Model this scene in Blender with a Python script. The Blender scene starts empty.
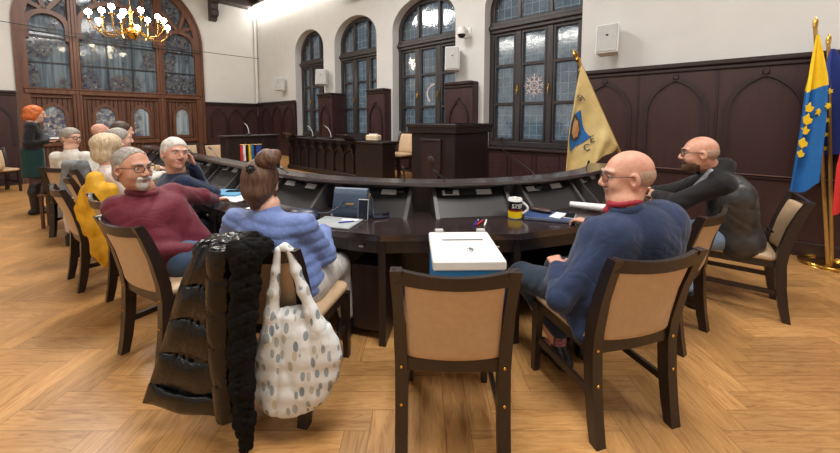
import bpy, math, random
import numpy as np
from mathutils import Vector, Matrix, Euler
S = bpy.context.scene
COL = S.collection
PI = math.pi
random.seed(7)

# ------------------------------------------------------------------ frame of the room
PHI = -math.radians(40.8335)                     # the long window wall is turned against the view
CU = (-0.75661, 0.65386)                         # u: towards the far wall
CV = (0.65386, 0.75661)                          # v: towards the window wall
def UV(u, v, z=0.0):
    return Vector((CU[0]*u + CV[0]*v, CU[1]*u + CV[1]*v, z))
WV, FU = 5.48, 12.0                              # window wall plane, far wall plane
CH = 1.45                                        # eye height

# ------------------------------------------------------------------ materials
def lin(c):
    return tuple(((x/255.)/12.92 if x/255. <= .04045 else ((x/255.+.055)/1.055)**2.4) for x in c) + (1,)
class NT:
    def __init__(s, name):
        s.m = bpy.data.materials.new(name); s.m.use_nodes = True
        s.t = s.m.node_tree; s.n = s.t.nodes
        s.b = s.n['Principled BSDF']; s.out = s.n['Material Output']
    def new(s, typ, **kw):
        n = s.n.new(typ)
        for k, v in kw.items(): setattr(n, k, v)
        return n
    def link(s, a, b): s.t.links.new(a, b)
    def math(s, op, a, b=None, c=None):
        n = s.n.new('ShaderNodeMath'); n.operation = op
        for i, x in enumerate((a, b, c)):
            if x is None: continue
            if isinstance(x, (int, float)): n.inputs[i].default_value = x
            else: s.link(x, n.inputs[i])
        return n.outputs[0]
    def mix(s, fac, a, b):
        n = s.n.new('ShaderNodeMix'); n.data_type = 'RGBA'
        for i, x in ((0, fac), (6, a), (7, b)):
            if isinstance(x, (int, float)): n.inputs[i].default_value = x
            elif isinstance(x, tuple): n.inputs[i].default_value = x
            else: s.link(x, n.inputs[i])
        return n.outputs[2]
    def coord(s, which='Object'):
        return s.n.new('ShaderNodeTexCoord').outputs[which]
    def mapping(s, vec, scale=(1,1,1), rot=(0,0,0), loc=(0,0,0)):
        n = s.n.new('ShaderNodeMapping'); s.link(vec, n.inputs[0])
        n.inputs['Location'].default_value = loc; n.inputs['Rotation'].default_value = rot; n.inputs['Scale'].default_value = scale
        return n.outputs[0]
    def noise(s, vec, scale=5, detail=3, rough=.5, dist=0):
        n = s.n.new('ShaderNodeTexNoise'); s.link(vec, n.inputs['Vector'])
        n.inputs['Scale'].default_value = scale; n.inputs['Detail'].default_value = detail
        n.inputs['Roughness'].default_value = rough; n.inputs['Distortion'].default_value = dist
        return n.outputs[0]
    def ramp(s, fac, stops):
        n = s.n.new('ShaderNodeValToRGB'); s.link(fac, n.inputs[0]); e = n.color_ramp.elements
        while len(e) > 2: e.remove(e[-1])
        for i, (p, c) in enumerate(stops):
            if i > 1: e.new(p)
            e[i].position = p; e[i].color = c
        return n.outputs[0]
    def bump(s, h, strength=.3, dist=.01):
        n = s.n.new('ShaderNodeBump'); s.link(h, n.inputs['Height'])
        n.inputs['Strength'].default_value = strength; n.inputs['Distance'].default_value = dist
        s.link(n.outputs[0], s.b.inputs['Normal'])
    def base(s, c):
        if isinstance(c, tuple): s.b.inputs['Base Color'].default_value = c
        else: s.link(c, s.b.inputs['Base Color'])
    def set(s, rough=None, metal=None, spec=None, sheen=None, coat=None, emit=None, estr=0, trans=None, sss=None):
        b = s.b.inputs
        if rough is not None: b['Roughness'].default_value = rough
        if metal is not None: b['Metallic'].default_value = metal
        if spec is not None: b['Specular IOR Level'].default_value = spec
        if sheen is not None: b['Sheen Weight'].default_value = sheen
        if coat is not None: b['Coat Weight'].default_value = coat; b['Coat Roughness'].default_value = .2
        if emit is not None: b['Emission Color'].default_value = emit; b['Emission Strength'].default_value = estr
        if trans is not None: b['Transmission Weight'].default_value = trans
        if sss is not None: b['Subsurface Weight'].default_value = sss; b['Subsurface Radius'].default_value = (.01, .004, .002)
        return s.m
def simple(name, rgb, rough=.6, metal=0, vary=.08, scale=12, bump=0, spec=.5, sheen=None, coat=None):
    t = NT(name); c = lin(rgb)
    if vary:
        nz = t.noise(t.coord(), scale, 4)
        lo = tuple(x*(1-vary*2) for x in c[:3])+(1,); hi = tuple(min(1, x*(1+vary*2)) for x in c[:3])+(1,)
        t.base(t.ramp(nz, [(.3, lo), (.7, hi)]))
        if bump: t.bump(nz, bump, .004)
    else: t.base(c)
    return t.set(rough, metal, spec, sheen, coat)
def fabric(name, rgb, rough=.8, vary=.05, wr=6, ws=.2, spec=.25, sheen=.15):
    t = NT(name); c = lin(rgb); co = t.coord(); nz = t.noise(co, 30, 3)
    t.base(t.ramp(nz, [(.3, tuple(x*(1-vary*2) for x in c[:3])+(1,)), (.7, tuple(min(1, x*(1+vary*2)) for x in c[:3])+(1,))]))
    w_ = t.noise(t.mapping(co, (1, 1, .7)), wr, 2, .45, 1.6); r = t.math('ABSOLUTE', t.math('SUBTRACT', w_, .5))
    t.bump(t.math('ADD', t.math('POWER', t.math('MULTIPLY', r, 3), .6), t.math('MULTIPLY', nz, .08)), ws, .018)
    return t.set(rough, 0, spec, sheen)
def wood(name, rgb, rgb2, rough=.4, scale=6, stretch=(1, 1, .08), coat=None, spec=.5):
    t = NT(name)
    v = t.mapping(t.coord(), tuple(scale*k for k in stretch))
    nz = t.noise(v, 3, 5, .6, .6)
    t.base(t.ramp(nz, [(.3, lin(rgb)), (.7, lin(rgb2))]))
    t.bump(nz, .08, .003)
    return t.set(rough, 0, spec, None, coat)
def parquet():
    t = NT('herringbone_parquet'); w = .118; n = 5
    vec = t.mapping(t.coord(), (1/w, 1/w, 1))
    sx = t.n.new('ShaderNodeSeparateXYZ'); t.link(vec, sx.inputs[0]); X, Y = sx.outputs[0], sx.outputs[1]
    i = t.math('FLOOR', X); j = t.math('FLOOR', Y); fx = t.math('FRACT', X); fy = t.math('FRACT', Y)
    d = t.math('FLOORED_MODULO', t.math('SUBTRACT', i, j), 2*n)
    hor = t.math('LESS_THAN', d, n-.5)
    along_h = t.math('ADD', d, fx)
    dv = t.math('SUBTRACT', 2*n-1, d); along_v = t.math('ADD', dv, fy)
    def sel(a, b):                                     # a for horizontal planks, b for vertical ones
        return t.math('ADD', t.math('MULTIPLY', a, hor), t.math('MULTIPLY', b, t.math('SUBTRACT', 1, hor)))
    idx = sel(t.math('SUBTRACT', i, d), i); idy = sel(j, t.math('SUBTRACT', j, dv))
    al = sel(along_h, along_v); ac = sel(fy, fx)
    cv = t.n.new('ShaderNodeCombineXYZ'); t.link(idx, cv.inputs[0]); t.link(idy, cv.inputs[1]); t.link(t.math('MULTIPLY', hor, 7.3), cv.inputs[2])
    wn = t.n.new('ShaderNodeTexWhiteNoise'); wn.noise_dimensions = '3D'; t.link(cv.outputs[0], wn.inputs[0])
    g = t.n.new('ShaderNodeCombineXYZ')
    t.link(t.math('ADD', t.math('MULTIPLY', al, .35), t.math('MULTIPLY', wn.outputs[0], 90)), g.inputs[0])
    t.link(t.math('MULTIPLY', ac, 2.6), g.inputs[1]); t.link(t.math('MULTIPLY', wn.outputs[0], 40), g.inputs[2])
    grain = t.noise(g.outputs[0], 1.6, 5, .65, 1.6)
    base = t.ramp(grain, [(.28, lin((156, 109, 63))), (.5, lin((187, 140, 86))), (.75, lin((203, 158, 103)))])
    tint = t.ramp(wn.outputs[0], [(0, (.80, .79, .77, 1)), (1, (1.10, 1.08, 1.05, 1))])
    mul = t.n.new('ShaderNodeMix'); mul.data_type = 'RGBA'; mul.blend_type = 'MULTIPLY'; mul.inputs[0].default_value = 1
    t.link(base, mul.inputs[6]); t.link(tint, mul.inputs[7])
    e1 = t.math('MINIMUM', ac, t.math('SUBTRACT', 1, ac)); e2 = t.math('MINIMUM', al, t.math('SUBTRACT', n, al))
    seam = t.math('LESS_THAN', t.math('MINIMUM', e1, e2), .016)
    t.base(t.mix(t.math('MULTIPLY', seam, .55), mul.outputs[2], lin((96, 62, 34))))
    t.bump(grain, .05, .002)
    return t.set(.34, 0, .45)
def leaded_glass(name, stained=False, cell=(.125, .17), body=.30):
    """clear dusk glass with thin lead cames, or a stained pattern; lets the sky through, mirrors the room"""
    t = NT(name); t.n.remove(t.b)
    co = t.coord(); sx = t.n.new('ShaderNodeSeparateXYZ'); t.link(co, sx.inputs[0])
    if stained:
        ax, az = sx.outputs[1], sx.outputs[2]
    else:
        ax, az = sx.outputs[0], sx.outputs[2]
    def line(c, step, wd):
        f = t.math('FRACT', t.math('DIVIDE', c, step)); return t.math('LESS_THAN', t.math('MINIMUM', f, t.math('SUBTRACT', 1, f)), wd/step)
    grid = t.math('MAXIMUM', line(ax, cell[0], .0035), line(az, cell[1], .0035))
    wob = t.noise(co, 7, 2)
    tr = t.n.new('ShaderNodeBsdfTransparent')
    gl = t.n.new('ShaderNodeBsdfGlossy'); gl.inputs['Roughness'].default_value = .08
    df = t.n.new('ShaderNodeBsdfDiffuse')
    if stained:
        vo = t.n.new('ShaderNodeTexVoronoi'); vo.feature = 'F1'; t.link(co, vo.inputs['Vector']); vo.inputs['Scale'].default_value = 16
        ve = t.n.new('ShaderNodeTexVoronoi'); ve.feature = 'DISTANCE_TO_EDGE'; t.link(co, ve.inputs['Vector']); ve.inputs['Scale'].default_value = 16
        big = t.noise(t.mapping(co, (1, 1.25, 1.0)), 1.7, 2)
        heavy = t.ramp(big, [(.43, (0, 0, 0, 1)), (.52, (1, 1, 1, 1))])
        sc = t.n.new('ShaderNodeSeparateColor'); t.link(vo.outputs['Color'], sc.inputs[0])
        pat = t.ramp(sc.outputs[0], [(0, lin((84, 90, 118))), (.3, lin((138, 148, 158))), (.5, lin((172, 172, 164))), (.7, lin((112, 126, 152))), (.85, lin((146, 126, 122))), (1, lin((202, 206, 204)))])
        stripe = t.ramp(t.noise(t.mapping(co, (1, 14, .5)), 1.2, 2), [(.35, lin((105, 130, 150))), (.65, lin((178, 192, 198)))])
        colr = t.mix(heavy, stripe, pat)
        t.link(colr, tr.inputs[0]); t.link(colr, df.inputs[0])
        edge = t.math('LESS_THAN', ve.outputs['Distance'], .035)
        lead = t.math('MULTIPLY', edge, heavy)
        lead = t.math('MAXIMUM', lead, t.math('MULTIPLY', line(ax, .085, .003), .6))
    else:
        colr = t.ramp(wob, [(.3, lin((200, 208, 214))), (.7, lin((228, 234, 238)))])
        t.link(colr, tr.inputs[0]); df.inputs[0].default_value = lin((150, 165, 172))
        lead = t.math('MULTIPLY', grid, .45)
    m1 = t.n.new('ShaderNodeMixShader'); m1.inputs[0].default_value = body if stained else .10
    t.link(tr.outputs[0], m1.inputs[1]); t.link(df.outputs[0], m1.inputs[2])
    m2 = t.n.new('ShaderNodeMixShader'); m2.inputs[0].default_value = .045 if stained else .14
    t.link(m1.outputs[0], m2.inputs[1]); t.link(gl.outputs[0], m2.inputs[2])
    dl = t.n.new('ShaderNodeBsdfDiffuse'); dl.inputs[0].default_value = lin((60, 62, 70)) if stained else lin((172, 186, 192))
    m3 = t.n.new('ShaderNodeMixShader'); t.link(lead, m3.inputs[0]); t.link(m2.outputs[0], m3.inputs[1]); t.link(dl.outputs[0], m3.inputs[2])
    bp = t.n.new('ShaderNodeBump'); bp.inputs['Strength'].default_value = .12; bp.inputs['Distance'].default_value = .01
    t.link(wob, bp.inputs['Height']); t.link(bp.outputs[0], gl.inputs['Normal'])
    t.link(m3.outputs[0], t.out.inputs[0])
    return t.m
def emitter(name, rgb, strength):
    t = NT(name); t.base(lin(rgb)); return t.set(.5, emit=lin(rgb), estr=strength)
def leaf_cotton():
    t = NT('leaf_print_cotton'); co = t.coord()
    v = t.mapping(co, (1.35, 1.0, .62), (0.0, .5, 0))
    wp = t.noise(co, 9, 2); 
    vo = t.n.new('ShaderNodeTexVoronoi'); t.link(v, vo.inputs['Vector']); vo.inputs['Scale'].default_value = 28; vo.inputs['Randomness'].default_value = .9
    sc = t.n.new('ShaderNodeSeparateColor'); t.link(vo.outputs['Color'], sc.inputs[0])
    leaf = t.math('MULTIPLY', t.math('LESS_THAN', vo.outputs['Distance'], .42), t.math('GREATER_THAN', sc.outputs[1], .25))
    lc = t.ramp(sc.outputs[0], [(0, lin((88, 112, 128))), (.35, lin((150, 160, 158))), (.6, lin((190, 184, 160))), (.85, lin((120, 138, 150)))])
    t.base(t.mix(t.math('MULTIPLY', leaf, .85), lin((216, 219, 218)), lc))
    t.bump(t.noise(co, 20, 3), .3, .01)
    return t.set(.8, 0, .3)
def rosewall(name, rgb):
    t = NT(name); co = t.coord()
    nz = t.noise(t.mapping(co, (3, 3, .5)), 4, 5, .6, .5)
    c = lin(rgb); t.base(t.ramp(nz, [(.25, tuple(x*.72 for x in c[:3])+(1,)), (.75, tuple(x*1.3 for x in c[:3])+(1,))]))
    t.bump(nz, .05, .003)
    return t.set(.42, 0, .45)

M = dict(
    parquet=parquet(),
    plaster=simple('white_plaster', (207, 206, 203), .9, vary=.012, scale=3, spec=.2),
    ceiling=simple('ceiling_boards', (128, 112, 100), .7, vary=.1, scale=4),
    beam=wood('dark_beam_wood', (38, 28, 30), (58, 42, 42), .5),
    panel=rosewall('wainscot_wood', (58, 36, 36)),
    panel_dark=rosewall('dark_wainscot_wood', (44, 30, 31)),
    panel_rail=rosewall('moulding_wood', (44, 28, 29)),
    frame=wood('window_frame_paint', (44, 40, 42), (62, 57, 58), .38),
    oak=wood('brown_oak', (80, 48, 32), (108, 70, 50), .42, 5),
    plank=wood('plank_oak', (62, 36, 25), (104, 66, 46), .45, 9, (1, 1, .05)),
    glass=leaded_glass('leaded_glass'), stained=leaded_glass('stained_glass', True),
    desk=wood('desk_veneer', (40, 31, 31), (53, 42, 41), .17, 5, (.1, 1, 1), coat=.5),
    desk_side=wood('desk_side_veneer', (36, 26, 26), (50, 37, 36), .35, 5),
    console=simple('console_laminate', (28, 26, 27), .42, vary=.05),
    cheek=simple('console_edge', (74, 72, 74), .4, 0, vary=.05),
    ledge=wood('ledge_veneer', (52, 45, 45), (74, 66, 66), .22, 5, (.1, 1, 1), coat=.5),
    white_plastic=simple('white_plastic', (222, 222, 220), .45, vary=.02),
    grey_plastic=simple('grey_plastic', (172, 172, 170), .5, vary=.03),
    black_plastic=simple('black_plastic', (22, 22, 24), .35, vary=.05),
    chair_wood=wood('wenge_wood', (30, 21, 19), (44, 32, 28), .36, 8, (1, 1, .15), coat=.1),
    leather=simple('beige_leatherette', (192, 163, 130), .48, vary=.03, scale=30, bump=.12),
    cream=simple('cream_leatherette', (206, 188, 160), .5, vary=.03, scale=30, bump=.1),
    brass=simple('polished_brass', (214, 170, 88), .22, 1, vary=.05),
    gold=simple('gilded_pole', (190, 150, 84), .35, .6, vary=.06),
    steel=simple('steel', (180, 180, 184), .28, 1, vary=.04),
    black_wood=wood('black_brown_wood', (24, 17, 18), (36, 26, 26), .4, 6),
    bulb=emitter('lamp_bulb', (255, 238, 205), 45), tube=emitter('light_diffuser', (255, 250, 240), 9.5),
    paper=simple('white_paper', (232, 232, 230), .75, vary=.02), cardboard=simple('grey_card', (150, 156, 158), .6, vary=.04),
    cotton=leaf_cotton(),
)

# ------------------------------------------------------------------ mesh helpers
class MB:
    def __init__(s): s.v = []; s.f = []; s.mi = []
    def add(s, verts, faces, mi=0):
        o = len(s.v); s.v += [tuple(x) for x in verts]; s.f += [tuple(i+o for i in f) for f in faces]; s.mi += [mi]*len(faces); return s
    def box(s, lo, hi, mat=None, bev=0, mi=0):
        bm_ = None
        (x0, y0, z0), (x1, y1, z1) = lo, hi
        x0, x1 = min(x0, x1), max(x0, x1); y0, y1 = min(y0, y1), max(y0, y1); z0, z1 = min(z0, z1), max(z0, z1)
        b = min(bev, (x1-x0)*.45, (y1-y0)*.45, (z1-z0)*.45)
        if b <= 0:
            vs = [(x, y, z) for x in (x0, x1) for y in (y0, y1) for z in (z0, z1)]
            fs = [(0,1,3,2), (4,6,7,5), (0,4,5,1), (2,3,7,6), (0,2,6,4), (1,5,7,3)]
        else:                                          # chamfered box
            vs = []; idx = {}
            for ax in range(3):
                for sx in (0, 1):
                    for sy in (0, 1):
                        for sz in (0, 1):
                            sg = (sx, sy, sz); p = []
                            for k, (a, c) in enumerate(((x0, x1), (y0, y1), (z0, z1))):
                                e = (a, c)[sg[k]]
                                if k != ax: e += b if sg[k] == 0 else -b
                                p.append(e)
                            idx[(ax,)+sg] = len(vs); vs.append(tuple(p))
            fs = []
            q = lambda ax, *sg: idx[(ax,)+sg]
            for s_ in (0, 1):
                fs.append((q(0,s_,0,0), q(0,s_,1,0), q(0,s_,1,1), q(0,s_,0,1)))
                fs.append((q(1,0,s_,0), q(1,0,s_,1), q(1,1,s_,1), q(1,1,s_,0)))
                fs.append((q(2,0,0,s_), q(2,1,0,s_), q(2,1,1,s_), q(2,0,1,s_)))
            for a_ in (0, 1):
                for b_ in (0, 1):
                    fs.append((q(0,a_,b_,0), q(0,a_,b_,1), q(1,a_,b_,1), q(1,a_,b_,0)))
                    fs.append((q(0,a_,0,b_), q(0,a_,1,b_), q(2,a_,1,b_), q(2,a_,0,b_)))
                    fs.append((q(1,0,a_,b_), q(1,1,a_,b_), q(2,1,a_,b_), q(2,0,a_,b_)))
            for a_ in (0, 1):
                for b_ in (0, 1):
                    for c_ in (0, 1): fs.append((q(0,a_,b_,c_), q(1,a_,b_,c_), q(2,a_,b_,c_)))
        if mat is not None: vs = [mat @ Vector(p) for p in vs]
        return s.add(vs, fs, mi)
    def loft(s, rings, closed=True, caps=True, loop=False, mi=0):
        n = len(rings[0]); o = len(s.v); vs = [p for r in rings for p in r]; fs = []
        m = len(rings)
        for i in range(m if loop else m-1):
            for j in range(n if closed else n-1):
                a = i*n+j; b = i*n+(j+1) % n; c = ((i+1) % m)*n+(j+1) % n; d = ((i+1) % m)*n+j
                fs.append((a, b, c, d))
        if caps and closed and not loop: fs += [tuple(reversed(range(n))), tuple(range((m-1)*n, m*n))]
        return s.add(vs, fs, mi)
    def tube(s, pts, r, n=8, mi=0, flat=None, up=None):
        pts = [Vector(p) for p in pts]; rs = r if isinstance(r, (list, tuple)) else [r]*len(pts)
        rings = []; prev = None
        for i, p in enumerate(pts):
            d = (pts[min(i+1, len(pts)-1)]-pts[max(i-1, 0)])
            if d.length < 1e-9: d = Vector((0, 0, 1))
            d.normalize()
            if prev is None:
                ref = Vector(up) if up else (Vector((0, 0, 1)) if abs(d.z) < .9 else Vector((1, 0, 0)))
            else: ref = prev
            a = ref - d*ref.dot(d)
            if a.length < 1e-6: a = Vector((1, 0, 0)) - d*d.x
            a.normalize(); b = d.cross(a); prev = a
            fa, fb = flat if flat else (1, 1)
            rings.append([p + a*(rs[i]*fa*math.cos(2*PI*k/n)) + b*(rs[i]*fb*math.sin(2*PI*k/n)) for k in range(n)])
        return s.loft(rings, mi=mi)
    def bar(s, pts, w, d, up, mi=0):
        """rectangular section swept along pts; w across (perpendicular to up), d along up"""
        pts = [Vector(p) for p in pts]; up = Vector(up).normalized(); rings = []
        for i, p in enumerate(pts):
            t0 = (pts[i]-pts[i-1]).normalized() if i > 0 else None
            t1 = (pts[i+1]-pts[i]).normalized() if i < len(pts)-1 else None
            t = (t0 or t1) if not (t0 and t1) else (t0+t1).normalized()
            sd = t.cross(up).normalized(); k = 1
            if t0 and t1: k = 1/max(.5, t.dot(t0))
            ww = w[i] if isinstance(w, (list, tuple)) else w
            rings.append([p+sd*(ww/2*k)+up*(d/2), p-sd*(ww/2*k)+up*(d/2), p-sd*(ww/2*k)-up*(d/2), p+sd*(ww/2*k)-up*(d/2)])
        return s.loft(rings, mi=mi)
    def lathe(s, prof, n=24, c=(0, 0, 0), mi=0):
        rings = [[(c[0]+r*math.cos(2*PI*k/n), c[1]+r*math.sin(2*PI*k/n), c[2]+z) for k in range(n)] for r, z in prof]
        return s.loft(rings, mi=mi)
    def prism(s, out, z0, z1, mat=None, mi=0):
        n = len(out); vs = [Vector((x, y, z0)) for x, y in out]+[Vector((x, y, z1)) for x, y in out]
        if mat is not None: vs = [mat @ p for p in vs]
        fs = [tuple(reversed(range(n))), tuple(range(n, 2*n))]+[(i, (i+1) % n, n+(i+1) % n, n+i) for i in range(n)]
        return s.add(vs, fs, mi)
    def ball(s, c, r, n=10, mi=0, sc=(1, 1, 1)):
        rings = []
        for i in range(n+1):
            a = -PI/2+PI*i/n; rr = max(math.cos(a), .02)*r
            rings.append([(c[0]+sc[0]*rr*math.cos(2*PI*k/(2*n)), c[1]+sc[1]*rr*math.sin(2*PI*k/(2*n)), c[2]+sc[2]*r*math.sin(a)) for k in range(2*n)])
        return s.loft(rings, mi=mi)
    def obj(s, name, mats, parent=None, loc=(0, 0, 0), rz=0, smooth=35, sub=0):
        me = bpy.data.meshes.new(name); me.from_pydata(s.v, [], s.f)
        if not isinstance(mats, (list, tuple)): mats = [mats]
        for m in mats: me.materials.append(M[m] if isinstance(m, str) else m)
        if len(mats) > 1: me.polygons.foreach_set('material_index', s.mi)
        finish(me, smooth)
        o = bpy.data.objects.new(name, me); COL.objects.link(o)
        o.location = loc; o.rotation_euler = (0, 0, rz)
        if parent: o.parent = parent
        if sub:
            md = o.modifiers.new('sub', 'SUBSURF'); md.levels = md.render_levels = sub
        return o
def finish(me, smooth):
    import bmesh
    bm = bmesh.new(); bm.from_mesh(me); bmesh.ops.recalc_face_normals(bm, faces=bm.faces); bm.to_mesh(me); bm.free()
    if smooth:
        me.polygons.foreach_set('use_smooth', [True]*len(me.polygons))
        try: me.set_sharp_from_angle(angle=math.radians(smooth))
        except Exception: pass
    me.update()
def thing(name, label, cat, loc=(0, 0, 0), rz=0, group=None):
    o = bpy.data.objects.new(name, None); COL.objects.link(o); o.empty_display_size = .1
    o.location = loc; o.rotation_euler = (0, 0, rz)
    return tag(o, label, cat, group)
def tag(o, label, cat, group=None):
    o['label'] = label; o['category'] = cat
    if group: o['group'] = group
    return o
def struct(o, label=None, cat=None):
    o['kind'] = 'structure'
    if label: o['label'] = label
    if cat: o['category'] = cat
    return o
def dup(root, loc, rz, label, group=None):
    r = root.copy(); COL.objects.link(r); r.location = loc; r.rotation_euler = (0, 0, rz); r['label'] = label
    if group: r['group'] = group
    for ch in [c for c in bpy.data.objects if c.parent == root]:
        c = ch.copy(); COL.objects.link(c); c.parent = r
        for g in [q for q in bpy.data.objects if q.parent == ch]:
            d = g.copy(); COL.objects.link(d); d.parent = c
    return r
def arch_pts(c, hw, zs, rise, n=16, pointed=False):
    """arch outline from left springing to right springing, (x, z)"""
    out = []
    if pointed:
        k = rise/hw; R = (hw*hw+rise*rise)/(2*hw); a1 = math.asin(min(1, rise/R))
        for i in range(n//2+1): a = a1*i/(n//2); out.append((c-hw+R-R*math.cos(a), zs+R*math.sin(a)))
        return out+[(2*c-x, z) for x, z in reversed(out[:-1])]
    for i in range(n+1):
        a = PI-PI*i/n; out.append((c+hw*math.cos(a), zs+rise*math.sin(a)))
    return out
def stained_solid():
    m = leaded_glass('stained_lancet', True, body=.9)
    return m
M['stained_solid'] = stained_solid()
# ------------------------------------------------------------------ the room (local x = -u, y = v)
def R(u, v, z): return (-u, v, z)
ZC = 5.75
UB, VB = -5.0, -4.0                               # unseen back and left walls
OPEN = [(8.13, 9.57), (6.04, 7.64), (3.86, 5.53), (1.62, 3.24)]   # window openings along the window wall
ZS, RISE, SILL = 3.38, .57, .98
RV = 5.72                                         # plane of the window frames

b = MB(); b.add([(x, y, 0) for x, y in [UV(UB-.3, VB-.3)[:2], UV(UB-.3, RV+.5)[:2], UV(FU+.4, RV+.5)[:2], UV(FU+.4, VB-.3)[:2]]], [(0, 1, 2, 3)])
vs = list(b.v); b.add([(x, y, -.12) for x, y, z in vs], [(0, 3, 2, 1)]); 
b.f += [(0, 1, 5, 4), (1, 2, 6, 5), (2, 3, 7, 6), (3, 0, 4, 7)]; b.mi += [0]*4
struct(b.obj('floor', 'parquet', smooth=0))
b = MB().box(R(UB-.3, VB-.3, ZC), R(FU+.4, RV+.5, ZC+.15)); struct(b.obj('ceiling', 'ceiling', rz=PHI, smooth=0))

# window wall with four deep arched openings
b = MB(); TH = .55
edges = [UB-.3]+[x for o in reversed(OPEN) for x in o]+[FU]
for i in range(0, len(edges), 2): b.box(R(edges[i], WV, 0), R(edges[i+1], WV+TH, ZC))
for u0, u1 in OPEN:
    b.box(R(u0, WV, 0), R(u1, WV+TH, SILL-.03))
    c, hw = (u0+u1)/2, (u1-u0)/2
    ap = arch_pts(c, hw, ZS, RISE, 20)
    rings = [[R(x, WV, z), R(x, WV+TH, z), R(x, WV+TH, ZC), R(x, WV, ZC)] for x, z in ap]
    b.loft(rings)
struct(b.obj('wall_right', 'plaster', rz=PHI, smooth=30))

# far wall with the great arched opening
AC, AR, AZ = 1.95, 1.87, 3.62
b = MB()
b.box(R(FU, VB-.3, 0), R(FU+.4, AC-AR, ZC)); b.box(R(FU, AC+AR, 0), R(FU+.4, WV+TH, ZC))
ap = arch_pts(AC, AR, AZ, AR, 32)
b.loft([[R(FU, x, z), R(FU+.4, x, z), R(FU+.4, x, ZC), R(FU, x, ZC)] for x, z in ap])
struct(b.obj('wall_far', 'plaster', rz=PHI, smooth=30))
struct(MB().box(R(UB-.3, VB-.3, 0), R(FU+.4, VB, ZC)).obj('wall_left', 'plaster', rz=PHI, smooth=0))
struct(MB().box(R(UB-.3, VB, 0), R(UB, WV, ZC)).obj('wall_back', 'plaster', rz=PHI, smooth=0))

# ------------------------------------------------------------------ windows of the window wall
def wall_window(idx, u0, u1, decor):
    c, hw = (u0+u1)/2, (u1-u0)/2
    fr = MB(); D0, D1 = RV-.04, RV+.08
    ap = arch_pts(c, hw-.04, ZS, RISE-.04, 20)
    path = [R(u0+.04, RV+.02, SILL)]+[R(x, RV+.02, z) for x, z in ap]+[R(u1-.04, RV+.02, SILL)]
    fr.bar(path, .09, .13, (0, 1, 0))
    fr.box(R(u0, D0-.03, 2.97), R(u1, D1, 3.17), bev=.012); fr.box(R(u0, D0-.07, 3.03), R(u1, D1, 3.10), bev=.01)
    fr.box(R(u0, D0-.02, SILL), R(u1, D1, SILL+.1), bev=.012)
    W = u1-u0
    for k in (1, 2):
        x = u0+W*k/3
        fr.box(R(x-.055, D0, SILL), R(x+.055, D1, 2.97), bev=.012)
        fr.box(R(x-.035, D0+.01, 3.17), R(x+.035, D1, 3.86), bev=.01)
    o = struct(fr.obj('window_%d' % idx, 'frame', rz=PHI, smooth=40))
    ca = MB()                                        # the three casements with two glazing bars each
    for k in range(3):
        x0, x1 = u0+W*k/3+(.085 if k == 0 else .055), u0+W*(k+1)/3-(.085 if k == 2 else .055)
        for xx in (x0, x1-.035): ca.box(R(xx, D0+.012, SILL+.1), R(xx+.035, D1-.02, 2.97), bev=.008)
        for z0, z1 in ((SILL+.1, SILL+.15), (1.70, 1.755), (2.37, 2.425), (2.92, 2.97)): ca.box(R(x0, D0+.014, z0), R(x1, D1-.02, z1), bev=.008)
    ca.obj('casement', 'frame', o, smooth=40)
    g = MB(); out = [(u0+.03, SILL+.02)]+[(x, z) for x, z in arch_pts(c, hw-.05, ZS, RISE-.05, 20)]+[(u1-.03, SILL+.02)]
    n = len(out); g.add([R(x, RV+.03, z) for x, z in out]+[R(x, RV+.036, z) for x, z in out], [tuple(range(n)), tuple(range(2*n-1, n-1, -1))]+[(i, (i+1) % n, n+(i+1) % n, n+i) for i in range(n)])
    g.obj('window_pane', 'glass', o, smooth=0)
    for k in (1, 2):                                 # brass handles on the meeting stiles
        x = u0+W*k/3
        h = MB().box(R(x-.012, D0-.02, 1.93), R(x+.012, D0, 2.05), bev=.005); h.tube([R(x, D0-.03, 2.0), R(x, D0-.04, 1.95), R(x, D0-.035, 1.88)], .009, 6)
        h.obj('window_handle', 'brass', o)
    return o
for i, (u0, u1) in enumerate(OPEN): wall_window(i+1, u0, u1, None)
for i, (u0, u1) in enumerate(OPEN):
    struct(MB().box(R(u0-.0, WV-.10, SILL-.04), R(u1+.0, RV-.04, SILL), bev=.012).obj('trim_%d' % (i+1), 'panel_rail', rz=PHI))

def snowflake(u, z, r, name, label, rose):
    b = MB()
    for k in range(8):
        a = 2*PI*k/8; p = lambda q, da=0: R(u+r*q*math.cos(a+da), RV+.022, z+r*q*math.sin(a+da))
        b.bar([p(.12), p(1)], .012, .004, (0, 1, 0)); b.bar([p(.5), p(.8, .28)], .012, .004, (0, 1, 0)); b.bar([p(.5), p(.8, -.28)], .012, .004, (0, 1, 0))
        b.bar([p(.4), p(.4, PI/4)], .014, .004, (0, 1, 0))
    tag(b.obj(name, rose, rz=PHI, smooth=0), label, 'decoration')
M['flake'] = simple('paper_snowflake', (206, 186, 182), .8, vary=.02)
snowflake(2.43, 2.03, .2, 'window_snowflake', 'pale cut-out snowflake stuck on the middle pane of the nearest window', 'flake')
# curled cut-out on the neighbouring window
b = MB(); pts = []
for k in range(26):
    a = k/25*4.6; pts.append(R(4.68-.11*math.cos(a)*(1-k/60), RV+.022, 2.04+.16-.0125*k+.05*math.sin(a)))
b.bar(pts, .035, .004, (0, 1, 0)); b.bar([R(4.62, RV+.022, 2.2), R(4.74, RV+.022, 2.1)], .03, .004, (0, 1, 0))
tag(b.obj('window_cutout', 'flake', rz=PHI, smooth=0), 'pale curled paper cut-out on the middle pane of the window behind the lectern', 'decoration')

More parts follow.
